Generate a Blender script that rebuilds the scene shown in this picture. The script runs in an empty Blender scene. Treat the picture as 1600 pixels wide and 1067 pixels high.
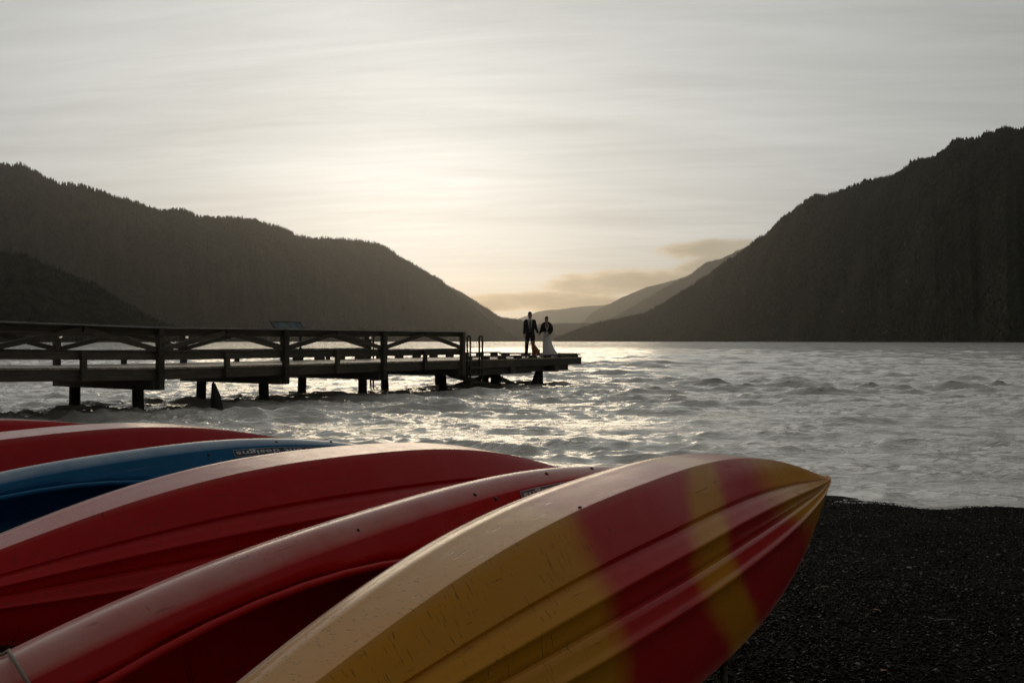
import bpy, bmesh, math, random
import numpy as np
from mathutils import Vector, Matrix, noise as mnoise

random.seed(7)
rng = np.random.default_rng(7)
scene = bpy.context.scene
COL = scene.collection
R = math.radians

# ---------------------------------------------------------------- camera
CAM_Z = 1.8
cam_data = bpy.data.cameras.new("camera")
cam_data.lens = 35.0
cam_data.sensor_width = 36.0
cam_data.clip_start = 0.05
cam_data.clip_end = 80000.0
cam = bpy.data.objects.new("camera", cam_data)
COL.objects.link(cam)
cam.location = (0, 0, CAM_Z)
cam.rotation_euler = (R(90), 0, 0)
scene.camera = cam

# ---------------------------------------------------------------- render / exposure
scene.render.engine = 'CYCLES'
scene.view_settings.view_transform = 'Standard'
scene.view_settings.look = 'None'
scene.view_settings.gamma = 1.0
scene.view_settings.exposure = 0.0
scene.view_settings.use_curve_mapping = False
scene.cycles.use_denoising = True
scene.cycles.max_bounces = 6
scene.cycles.volume_bounces = 0
scene.cycles.caustics_reflective = False
scene.cycles.caustics_refractive = False

# ---------------------------------------------------------------- node helpers
class NT:
    """tiny helper to write shader node trees compactly"""
    def __init__(self, tree):
        self.t = tree
        tree.nodes.clear()
    def n(self, kind, **props):
        node = self.t.nodes.new(kind)
        for k, v in props.items():
            setattr(node, k, v)
        return node
    def put(self, sock, val):
        if val is None:
            return
        if isinstance(val, bpy.types.NodeSocket):
            self.t.links.new(val, sock)
        else:
            sock.default_value = val
    def m(self, op, a, b=None, c=None, clamp=False):
        node = self.n('ShaderNodeMath', operation=op, use_clamp=clamp)
        for i, v in enumerate((a, b, c)):
            self.put(node.inputs[i], v)
        return node.outputs[0]
    def vm(self, op, a, b=None, scale=None):
        node = self.n('ShaderNodeVectorMath', operation=op)
        self.put(node.inputs[0], a)
        if b is not None:
            self.put(node.inputs[1], b)
        if scale is not None:
            self.put(node.inputs[3], scale)
        return node.outputs['Value'] if op in ('DOT_PRODUCT', 'LENGTH') else node.outputs[0]
    def sep(self, v):
        node = self.n('ShaderNodeSeparateXYZ')
        self.put(node.inputs[0], v)
        return node.outputs
    def comb(self, x, y, z):
        node = self.n('ShaderNodeCombineXYZ')
        for i, v in enumerate((x, y, z)):
            self.put(node.inputs[i], v)
        return node.outputs[0]
    def noise(self, vec, scale, detail=4.0, rough=0.5, dist=0.0):
        node = self.n('ShaderNodeTexNoise')
        self.put(node.inputs['Vector'], vec)
        self.put(node.inputs['Scale'], scale)
        self.put(node.inputs['Detail'], detail)
        self.put(node.inputs['Roughness'], rough)
        self.put(node.inputs['Distortion'], dist)
        return node.outputs['Fac']
    def ss(self, v, lo, hi, a=0.0, b=1.0):
        node = self.n('ShaderNodeMapRange', interpolation_type='SMOOTHSTEP')
        for i, x in enumerate((v, lo, hi, a, b)):
            self.put(node.inputs[i], x)
        return node.outputs[0]
    def mix(self, f, a, b, blend='MIX'):
        node = self.n('ShaderNodeMix', data_type='RGBA', blend_type=blend)
        self.put(node.inputs[0], f)
        self.put(node.inputs[6], a)
        self.put(node.inputs[7], b)
        return node.outputs[2]

def c4(c):
    return (c[0], c[1], c[2], 1.0)

# ---------------------------------------------------------------- world: evening sky, thin high cloud
SUN_AZ = R(-6.0)      # left of the view axis
SUN_EL = R(6.5)
SUN_DIR = Vector((math.sin(SUN_AZ) * math.cos(SUN_EL), math.cos(SUN_AZ) * math.cos(SUN_EL), math.sin(SUN_EL)))
GLOW_EL = R(7.5)      # centre of the veil's brightness, a little above the sun itself
GLOW_DIR = Vector((math.sin(SUN_AZ) * math.cos(GLOW_EL), math.cos(SUN_AZ) * math.cos(GLOW_EL), math.sin(GLOW_EL)))

world = bpy.data.worlds.new("World")
scene.world = world
world.use_nodes = True
w = NT(world.node_tree)
tc = w.n('ShaderNodeTexCoord')
d = w.vm('NORMALIZE', tc.outputs['Generated'])
dx, dy, dz = w.sep(d)
ang = w.m('ARCCOSINE', w.m('MINIMUM', w.vm('DOT_PRODUCT', d, tuple(GLOW_DIR)), 0.99999))
fall = w.m('POWER', w.m('DIVIDE', ang, R(44.0)), 1.9)
base = w.m('ADD', 0.12, w.m('MULTIPLY', 0.54, w.m('EXPONENT', w.m('MULTIPLY', fall, -1.0))))
burst = w.m('EXPONENT', w.m('MULTIPLY', w.m('POWER', w.m('DIVIDE', ang, R(8.0)), 2.0), -1.0))
base = w.m('ADD', base, w.m('MULTIPLY', burst, 0.22))
# streaky cirrostratus, laid out on a plane high overhead
zz = w.m('ADD', w.m('MAXIMUM', dz, 0.0), 0.10)
px = w.m('DIVIDE', dx, zz)
py = w.m('DIVIDE', dy, zz)
th = R(7)
qx = w.m('ADD', w.m('MULTIPLY', px, math.cos(th)), w.m('MULTIPLY', py, math.sin(th)))
qy = w.m('SUBTRACT', w.m('MULTIPLY', py, math.cos(th)), w.m('MULTIPLY', px, math.sin(th)))
st1 = w.noise(w.comb(w.m('MULTIPLY', qx, 0.40), w.m('MULTIPLY', qy, 1.7), 3.1), 1.0, 5.0, 0.52, 0.6)
st2 = w.noise(w.comb(w.m('MULTIPLY', qx, 1.1), w.m('ADD', w.m('MULTIPLY', qy, 6.0), w.m('MULTIPLY', qx, 1.5)), 9.7), 1.0, 6.0, 0.6, 0.8)
streak = w.m('ADD', w.m('MULTIPLY', w.m('SUBTRACT', st1, 0.5), 0.45), w.m('MULTIPLY', w.m('SUBTRACT', st2, 0.5), 0.42))
lum = w.m('MULTIPLY', base, w.m('ADD', 1.0, streak))
# colour: neutral high up, warm low down around the sun
near_sun = w.m('EXPONENT', w.m('MULTIPLY', w.m('POWER', w.m('DIVIDE', ang, R(17.0)), 2.0), -1.0))
low = w.ss(dz, 0.01, 0.085, 1.0, 0.0)
warm = w.m('MULTIPLY', w.m('ADD', w.m('MULTIPLY', near_sun, 0.65), 0.30), low)
tint = w.mix(warm, (0.985, 1.0, 0.968, 1), (1.02, 0.89, 0.68, 1))
# low stratus banks lying in the valley ahead (azimuth / elevation, radians)
front = w.m('GREATER_THAN', dy, 0.1)
az = w.m('DIVIDE', dx, w.m('MAXIMUM', dy, 0.1))
el = w.m('DIVIDE', dz, w.m('MAXIMUM', dy, 0.1))
wob = w.m('SUBTRACT', w.noise(w.comb(w.m('MULTIPLY', az, 30.0), w.m('MULTIPLY', el, 90.0), 1.3), 1.0, 6.0, 0.58), 0.5)
wob2 = w.m('SUBTRACT', w.noise(w.comb(w.m('MULTIPLY', az, 12.0), w.m('MULTIPLY', el, 60.0), 5.3), 1.0, 5.0, 0.55), 0.5)
def bank(a0, e0, ra, re, tilt=0.0):
    u = w.m('DIVIDE', w.m('SUBTRACT', az, a0), ra)
    e = w.m('SUBTRACT', w.m('SUBTRACT', el, e0), w.m('MULTIPLY', w.m('SUBTRACT', az, a0), tilt))
    v = w.m('DIVIDE', e, re)
    rr = w.m('ADD', w.m('MULTIPLY', u, u), w.m('MULTIPLY', v, v))
    return w.m('ADD', rr, w.m('ADD', w.m('MULTIPLY', wob, 1.5), w.m('MULTIPLY', wob2, 1.2)))
field = None
for args in ((0.100, 0.0585, 0.075, 0.0135, 0.04), (0.160, 0.0600, 0.075, 0.0125, 0.08), (0.212, 0.0920, 0.068, 0.0110, 0.02), (0.200, 0.0770, 0.050, 0.0150, 0.35),
             (0.015, 0.0420, 0.075, 0.0090, 0.05), (0.085, 0.0370, 0.080, 0.0100, 0.0), (-0.02, 0.0360, 0.05, 0.007, 0.0)):
    b_ = bank(*args)
    field = b_ if field is None else w.m('SMOOTH_MIN', field, b_, 0.35)
banks = w.m('MULTIPLY', w.ss(field, 0.50, 1.25, 1.0, 0.0), front)
core = w.ss(field, 0.0, 0.95, 1.0, 0.0)             # thick middle of a bank, greyer than its thin lit rim
veil = w.vm('SCALE', tint, scale=lum)
cloud_col = w.mix(core, (0.62, 0.49, 0.33, 1), (0.24, 0.20, 0.145, 1))
cloud_col = w.mix(w.ss(az, 0.13, 0.25), cloud_col, (0.38, 0.345, 0.27, 1))
sky_col = w.mix(w.m('MULTIPLY', banks, 0.95), veil, cloud_col)
bg1 = w.n('ShaderNodeBackground')
w.put(bg1.inputs['Color'], sky_col)
bg1.inputs['Strength'].default_value = 1.0
sky = w.n('ShaderNodeTexSky', sky_type='NISHITA')
sky.sun_disc = False
sky.sun_elevation = SUN_EL
sky.sun_rotation = SUN_AZ
bg2 = w.n('ShaderNodeBackground')
w.put(bg2.inputs['Color'], sky.outputs[0])
bg2.inputs['Strength'].default_value = 0.004
add = w.n('ShaderNodeAddShader')
w.put(add.inputs[0], bg1.outputs[0])
w.put(add.inputs[1], bg2.outputs[0])
wo = w.n('ShaderNodeOutputWorld')
w.put(wo.inputs['Surface'], add.outputs[0])

# ---------------------------------------------------------------- sun, veiled by thin cloud just above the left ridge
sun_data = bpy.data.lights.new("sun", 'SUN')
sun_data.energy = 0.5
sun_data.angle = R(28.0)
sun_data.color = (1.0, 0.80, 0.54)
sun = bpy.data.objects.new("sun", sun_data)
COL.objects.link(sun)
sun.rotation_euler = SUN_DIR.to_track_quat('Z', 'Y').to_euler()
sun.location = (-30, 60, 40)

# ---------------------------------------------------------------- object helpers
def props(o, label=None, cat=None, group=None, kind=None):
    if label: o['label'] = label
    if cat: o['category'] = cat
    if group: o['group'] = group
    if kind: o['kind'] = kind
    return o

def empty(name, loc=(0, 0, 0), rotz=0.0, **kw):
    o = bpy.data.objects.new(name, None)
    o.empty_display_size = 0.2
    COL.objects.link(o)
    o.location = loc
    o.rotation_euler = (0, 0, rotz)
    return props(o, **kw)

def link(name, me, mat=None, parent=None, smooth=False, **kw):
    if mat is not None and len(me.materials) == 0:
        me.materials.append(mat)
    o = bpy.data.objects.new(name, me)
    COL.objects.link(o)
    if parent is not None:
        o.parent = parent
    if smooth and len(me.polygons):
        me.polygons.foreach_set('use_smooth', [True] * len(me.polygons))
    return props(o, **kw)

def mesh_np(name, V, F):
    """V (n,3), F (m,k) constant polygon size"""
    V = np.asarray(V, dtype=np.float32)
    F = np.asarray(F, dtype=np.int32)
    me = bpy.data.meshes.new(name)
    k = F.shape[1]
    me.vertices.add(len(V))
    me.vertices.foreach_set('co', V.ravel())
    me.loops.add(F.size)
    me.loops.foreach_set('vertex_index', F.ravel())
    me.polygons.add(len(F))
    me.polygons.foreach_set('loop_start', np.arange(len(F), dtype=np.int32) * k)
    me.polygons.foreach_set('loop_total', np.full(len(F), k, dtype=np.int32))
    me.update(calc_edges=True)
    me.validate()
    return me

def grid_faces(nu, nv, closed_v=False):
    i, j = np.meshgrid(np.arange(nu - 1), np.arange(nv if closed_v else nv - 1), indexing='ij')
    j2 = (j + 1) % nv
    return np.stack([i * nv + j, (i + 1) * nv + j, (i + 1) * nv + j2, i * nv + j2], -1).reshape(-1, 4)

def bm_mesh(name, bm):
    bmesh.ops.recalc_face_normals(bm, faces=bm.faces)
    me = bpy.data.meshes.new(name)
    bm.to_mesh(me)
    bm.free()
    return me

def add_bar(bm, p0, p1, wd, ht, up=(0, 0, 1), bevel=0.0):
    """box from p0 to p1 (centre line), wd across, ht along up"""
    p0, p1, up = Vector(p0), Vector(p1), Vector(up)
    a = (p1 - p0)
    L = a.length
    a.normalize()
    s = a.cross(up)
    if s.length < 1e-4:
        s = Vector((1, 0, 0))
    s.normalize()
    u = s.cross(a).normalized()
    M = Matrix((a * L, s * wd, u * ht)).transposed().to_4x4()
    M.translation = (p0 + p1) / 2
    r = bmesh.ops.create_cube(bm, size=1.0, matrix=M)
    if bevel > 0:
        es = list({e for v in r['verts'] for e in v.link_edges})
        bmesh.ops.bevel(bm, geom=es, offset=bevel, segments=1, affect='EDGES')

def add_tube(bm, pts, rad, seg=8, cap=True):
    pts = [Vector(p) for p in pts]
    rads = rad if isinstance(rad, (list, tuple)) else [rad] * len(pts)
    rings = []
    prev = None
    for i, p in enumerate(pts):
        t = (pts[min(i + 1, len(pts) - 1)] - pts[max(i - 1, 0)]).normalized()
        ref = Vector((0, 0, 1)) if abs(t.z) < 0.9 else Vector((1, 0, 0))
        if prev is not None:
            ref = prev
        s = t.cross(ref).normalized()
        u = s.cross(t).normalized()
        prev = u
        rings.append([bm.verts.new(p + (s * math.cos(2 * math.pi * k / seg) + u * math.sin(2 * math.pi * k / seg)) * rads[i]) for k in range(seg)])
    for a, b in zip(rings[:-1], rings[1:]):
        for k in range(seg):
            bm.faces.new((a[k], a[(k + 1) % seg], b[(k + 1) % seg], b[k]))
    if cap:
        bm.faces.new(rings[0][::-1])
        bm.faces.new(rings[-1])

def part_bar(name, p0, p1, wd, ht, mat, parent, bevel=0.006, up=(0, 0, 1), **kw):
    bm = bmesh.new()
    add_bar(bm, p0, p1, wd, ht, up, bevel)
    return link(name, bm_mesh(name, bm), mat, parent, **kw)

def part_tube(name, pts, rad, mat, parent, seg=10, **kw):
    bm = bmesh.new()
    add_tube(bm, pts, rad, seg)
    return link(name, bm_mesh(name, bm), mat, parent, smooth=True, **kw)

# ---------------------------------------------------------------- materials
def new_mat(name):
    m = bpy.data.materials.new(name)
    m.use_nodes = True
    nt = NT(m.node_tree)
    bsdf = nt.n('ShaderNodeBsdfPrincipled')
    out = nt.n('ShaderNodeOutputMaterial')
    nt.put(out.inputs['Surface'], bsdf.outputs[0])
    return m, nt, bsdf

def simple_mat(name, col, rough=0.6, var=0.25, scale=12.0, bump=0.0, bscale=60.0, metal=0.0, spec=0.5):
    m, nt, b = new_mat(name)
    tc = nt.n('ShaderNodeTexCoord')
    f = nt.noise(tc.outputs['Object'], scale, 5.0, 0.6)
    dark = [x * (1 - var) for x in col]
    lite = [min(1, x * (1 + var)) for x in col]
    nt.put(b.inputs['Base Color'], nt.mix(f, c4(dark), c4(lite)))
    b.inputs['Roughness'].default_value = rough
    b.inputs['Metallic'].default_value = metal
    b.inputs['Specular IOR Level'].default_value = spec
    if bump > 0:
        bp = nt.n('ShaderNodeBump')
        bp.inputs['Strength'].default_value = bump
        bp.inputs['Distance'].default_value = 0.01
        nt.put(bp.inputs['Height'], nt.noise(tc.outputs['Object'], bscale, 5.0, 0.6))
        nt.put(b.inputs['Normal'], bp.outputs[0])
    return m

def wood_mat(name, col, grain=(2.0, 26.0, 26.0), rough=0.75, var=0.5):
    m, nt, b = new_mat(name)
    tc = nt.n('ShaderNodeTexCoord')
    oi = nt.n('ShaderNodeObjectInfo')
    mp = nt.n('ShaderNodeMapping')
    nt.put(mp.inputs['Vector'], nt.vm('ADD', tc.outputs['Object'], nt.vm('SCALE', (7.0, 5.0, 3.0), scale=oi.outputs['Random'])))
    mp.inputs['Scale'].default_value = grain
    g = nt.noise(mp.outputs[0], 1.0, 6.0, 0.65, 0.4)
    blot = nt.noise(tc.outputs['Object'], 1.3, 4.0, 0.6)
    f = nt.m('ADD', nt.m('MULTIPLY', g, 0.7), nt.m('MULTIPLY', blot, 0.3))
    f = nt.ss(f, 0.3, 0.7)
    cc = nt.mix(f, c4([x * (1 - var) for x in col]), c4([x * (1 + var) for x in col]))
    vary = nt.m('ADD', 0.75, nt.m('MULTIPLY', oi.outputs['Random'], 0.5))
    nt.put(b.inputs['Base Color'], nt.vm('SCALE', cc, scale=vary))
    b.inputs['Roughness'].default_value = rough
    bp = nt.n('ShaderNodeBump')
    bp.inputs['Strength'].default_value = 0.5
    bp.inputs['Distance'].default_value = 0.006
    nt.put(bp.inputs['Height'], g)
    nt.put(b.inputs['Normal'], bp.outputs[0])
    return m

M_timber = wood_mat("dark_timber", (0.085, 0.070, 0.051))
M_cap = wood_mat("weathered_cap_wood", (0.26, 0.24, 0.21), rough=0.5)
M_plank = wood_mat("deck_plank_wood", (0.36, 0.30, 0.235), grain=(26.0, 2.0, 26.0), rough=0.42)
M_pile = wood_mat("wet_pile_wood", (0.030, 0.026, 0.02), grain=(20.0, 20.0, 2.0))
M_rack = wood_mat("rack_wood", (0.10, 0.075, 0.045))

# water
def water_material():
    m, nt, b = new_mat("lake_water")
    tc = nt.n('ShaderNodeTexCoord')
    o = tc.outputs['Object']
    b.inputs['Base Color'].default_value = (0.86, 0.82, 0.74, 1)
    b.inputs['Roughness'].default_value = 0.06
    b.inputs['IOR'].default_value = 1.36
    b.inputs['Metallic'].default_value = 0.26
    mp = nt.n('ShaderNodeMapping')
    nt.put(mp.inputs['Vector'], o)
    mp.inputs['Scale'].default_value = (0.42, 1.0, 1.0)
    mp.inputs['Rotation'].default_value = (0, 0, R(-9))
    n0 = nt.noise(mp.outputs[0], 0.33, 3.0, 0.5, 0.5)
    n1 = nt.noise(mp.outputs[0], 2.5, 4.0, 0.55, 0.7)
    n2 = nt.noise(mp.outputs[0], 8.5, 4.0, 0.55, 0.5)
    n3 = nt.noise(mp.outputs[0], 19.0, 3.0, 0.6, 0.4)
    n1 = nt.m('SUBTRACT', 1.0, nt.m('MULTIPLY', nt.m('ABSOLUTE', nt.m('SUBTRACT', n1, 0.5)), 2.0))
    n2 = nt.m('SUBTRACT', 1.0, nt.m('MULTIPLY', nt.m('ABSOLUTE', nt.m('SUBTRACT', n2, 0.5)), 2.0))
    gust = nt.ss(nt.noise(mp.outputs[0], 0.42, 3.0, 0.55), 0.38, 0.68, 0.7, 1.7)
    h = nt.m('ADD', nt.m('MULTIPLY', n1, 0.058), nt.m('ADD', nt.m('MULTIPLY', n2, 0.020), nt.m('MULTIPLY', n3, 0.0045)))
    h = nt.m('MULTIPLY', h, gust)
    # far out the wave geometry fades away and this relief takes over
    dist = nt.vm('LENGTH', o)
    far = nt.ss(dist, 90.0, 350.0)
    h = nt.m('ADD', h, nt.m('MULTIPLY', nt.m('MULTIPLY', n0, 1.2), far))
    bp = nt.n('ShaderNodeBump')
    bp.inputs['Strength'].default_value = 1.0
    bp.inputs['Distance'].default_value = 1.0
    nt.put(bp.inputs['Height'], h)
    nt.put(b.inputs['Normal'], bp.outputs[0])
    return m

# ---------------------------------------------------------------- ground: pebble beach sheet running under the lake to the horizon
SHORE_N = np.array([0.306, 0.952])
SHORE_D = 11.79
SLOPE = 0.061
def ground_z(x, y):
    t = SHORE_D - (np.asarray(x) * SHORE_N[0] + np.asarray(y) * SHORE_N[1])
    z = SLOPE * t
    z = np.where(t > 0, z + 0.012 * np.sin(t * 1.1 + 0.4 * np.asarray(x)) * np.clip(t, 0, 1), z)
    x, y = np.asarray(x), np.asarray(y)
    z = z + 0.016 * np.sin(x * 1.9 + 0.6 * y) * np.sin(y * 1.3 - 0.7 * x + 1.0) + 0.008 * np.sin(x * 5.3 - y * 2.1) * np.sin(y * 4.1 + x)
    return np.clip(z, -1.6, 1.0)

def ground_mat():
    m, nt, b = new_mat("dark_shingle")
    tc = nt.n('ShaderNodeTexCoord')
    o = tc.outputs['Object']
    v = nt.n('ShaderNodeTexVoronoi')
    nt.put(v.inputs['Vector'], o)
    v.inputs['Scale'].default_value = 75.0
    f = nt.noise(o, 30.0, 5.0, 0.7)
    wet = nt.noise(o, 0.9, 3.0, 0.5)
    cc = nt.mix(f, (0.006, 0.006, 0.005, 1), (0.022, 0.020, 0.016, 1))
    cc = nt.mix(nt.ss(wet, 0.4, 0.6), cc, (0.008, 0.0075, 0.006, 1))
    nt.put(b.inputs['Base Color'], cc)
    b.inputs['Roughness'].default_value = 0.8
    b.inputs['Specular IOR Level'].default_value = 0.03
    bp = nt.n('ShaderNodeBump')
    bp.inputs['Strength'].default_value = 0.9
    bp.inputs['Distance'].default_value = 0.012
    nt.put(bp.inputs['Height'], v.outputs['Distance'])
    nt.put(b.inputs['Normal'], bp.outputs[0])
    return m

def axis_samples(lo, hi, step, far_lo, far_hi, growth=1.35):
    core = list(np.arange(lo, hi + step * 0.5, step))
    a, s = lo, step
    left = []
    while a > far_lo:
        s *= growth; a -= s; left.append(max(a, far_lo))
    a, s = hi, step
    right = []
    while a < far_hi:
        s *= growth; a += s; right.append(min(a, far_hi))
    return np.array(left[::-1] + core + right)

xs = axis_samples(-9, 9, 0.12, -17500, 17500)
ys = axis_samples(-3, 16, 0.12, -1500, 43500)
XX, YY = np.meshgrid(xs, ys, indexing='ij')
ZZ = ground_z(XX, YY)
core = (np.abs(XX) < 9) & (YY > -3) & (YY < 16)
ZZ = ZZ + np.where(core, rng.normal(0, 0.0015, ZZ.shape), 0)
V = np.stack([XX, YY, ZZ], -1).reshape(-1, 3)
link("ground", mesh_np("ground", V, grid_faces(len(xs), len(ys))), ground_mat(), smooth=True, kind='structure')

# ---------------------------------------------------------------- lake
def build_lake():
    na = 760
    angs = np.linspace(R(-52), R(50), na)
    rs = [7.0]
    while rs[-1] < 380: rs.append(rs[-1] * 1.0042)
    while rs[-1] < 24000: rs.append(rs[-1] * 1.06)
    rs = np.array(rs)
    A, Rr = np.meshgrid(angs, rs, indexing='ij')
    X = Rr * np.sin(A); Y = Rr * np.cos(A)
    wr = np.random.default_rng(21)
    Z = np.zeros_like(X); DX = np.zeros_like(X); DY = np.zeros_like(X)
    for i in range(80):
        lam = 0.30 * (4.2 / 0.30) ** wr.random()
        th = R(-98) + wr.normal(0, R(30 if lam < 1.0 else 17))       # travelling towards the shore
        k = 2 * math.pi / lam
        amp = 0.0140 * lam ** 1.0 * (0.6 + 0.8 * wr.random()) * (1.0 if lam < 1.9 else 0.38)
        ph = wr.random() * 6.283
        a = k * (X * math.cos(th) + Y * math.sin(th)) + ph
        psi = a - 0.75 * np.cos(a)                # steep fronts, long gentle backs
        amp = amp * np.clip(lam / (0.0042 * Rr * 2.2) - 1.0, 0.0, 1.0)      # leave out what the sheet is too coarse for
        Z += amp * np.cos(psi)
        DX -= amp * math.cos(th) * np.sin(psi) * 0.8
        DY -= amp * math.sin(th) * np.sin(psi) * 0.8
    grp = 0.75 + 0.40 * np.sin(X * 0.13 + 0.8 * np.sin(Y * 0.09)) * np.sin(Y * 0.17 + 1.0)
    grp = grp * (1.0 + 0.55 * np.sin(X * 0.55 + 1.7 * np.sin(Y * 0.31)) * np.sin(Y * 1.05 + 1.3 * np.sin(X * 0.37)))
    t = X * SHORE_N[0] + Y * SHORE_N[1] - SHORE_D
    k = grp * np.clip((t + 0.4) / 6.0, 0.10, 1.0) 
    V = np.stack([X + DX * k, Y + DY * k, Z * k], -1).reshape(-1, 3)
    return link("lake", mesh_np("lake", V, grid_faces(na, len(rs))), water_material(), smooth=True, kind='structure')
build_lake()

# ---------------------------------------------------------------- mountains and their forests
F_PX = 1556.0
def hill_mat(name, c0, c1, sc=0.006):
    m, nt, b = new_mat(name)
    tc = nt.n('ShaderNodeTexCoord')
    f = nt.ss(nt.noise(tc.outputs['Object'], sc, 6.0, 0.65), 0.35, 0.68)
    nt.put(b.inputs['Base Color'], nt.mix(f, c4(c0), c4(c1)))
    b.inputs['Roughness'].default_value = 0.95
    b.inputs['Specular IOR Level'].default_value = 0.1
    return m
M_hill = hill_mat("forest_floor", (0.013, 0.017, 0.010), (0.030, 0.032, 0.020))
def forest_mat():
    m, nt, b = new_mat("conifer_foliage")
    tc = nt.n('ShaderNodeTexCoord')
    big = nt.noise(tc.outputs['Object'], 0.004, 4.0, 0.6)
    small = nt.noise(tc.outputs['Object'], 0.05, 2.0, 0.6)
    cc = nt.mix(nt.ss(small, 0.3, 0.7), (0.008, 0.012, 0.008, 1), (0.052, 0.062, 0.036, 1))
    cc = nt.mix(nt.ss(big, 0.45, 0.68, 0.0, 0.75), cc, (0.070, 0.062, 0.036, 1))
    nt.put(b.inputs['Base Color'], cc)
    b.inputs['Roughness'].default_value = 0.95
    b.inputs['Specular IOR Level'].default_value = 0.1
    return m
M_forest = forest_mat()

def fbm1(t, seed, octs=5):
    out = np.zeros_like(t)
    rr = np.random.default_rng(seed)
    for o in range(octs):
        f = 2.0 ** o
        for _ in range(3):
            out += math.pow(0.55, o) * np.sin(t * f * (0.8 + 0.5 * rr.random()) + rr.random() * 6.28)
    return out / 3.0

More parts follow.
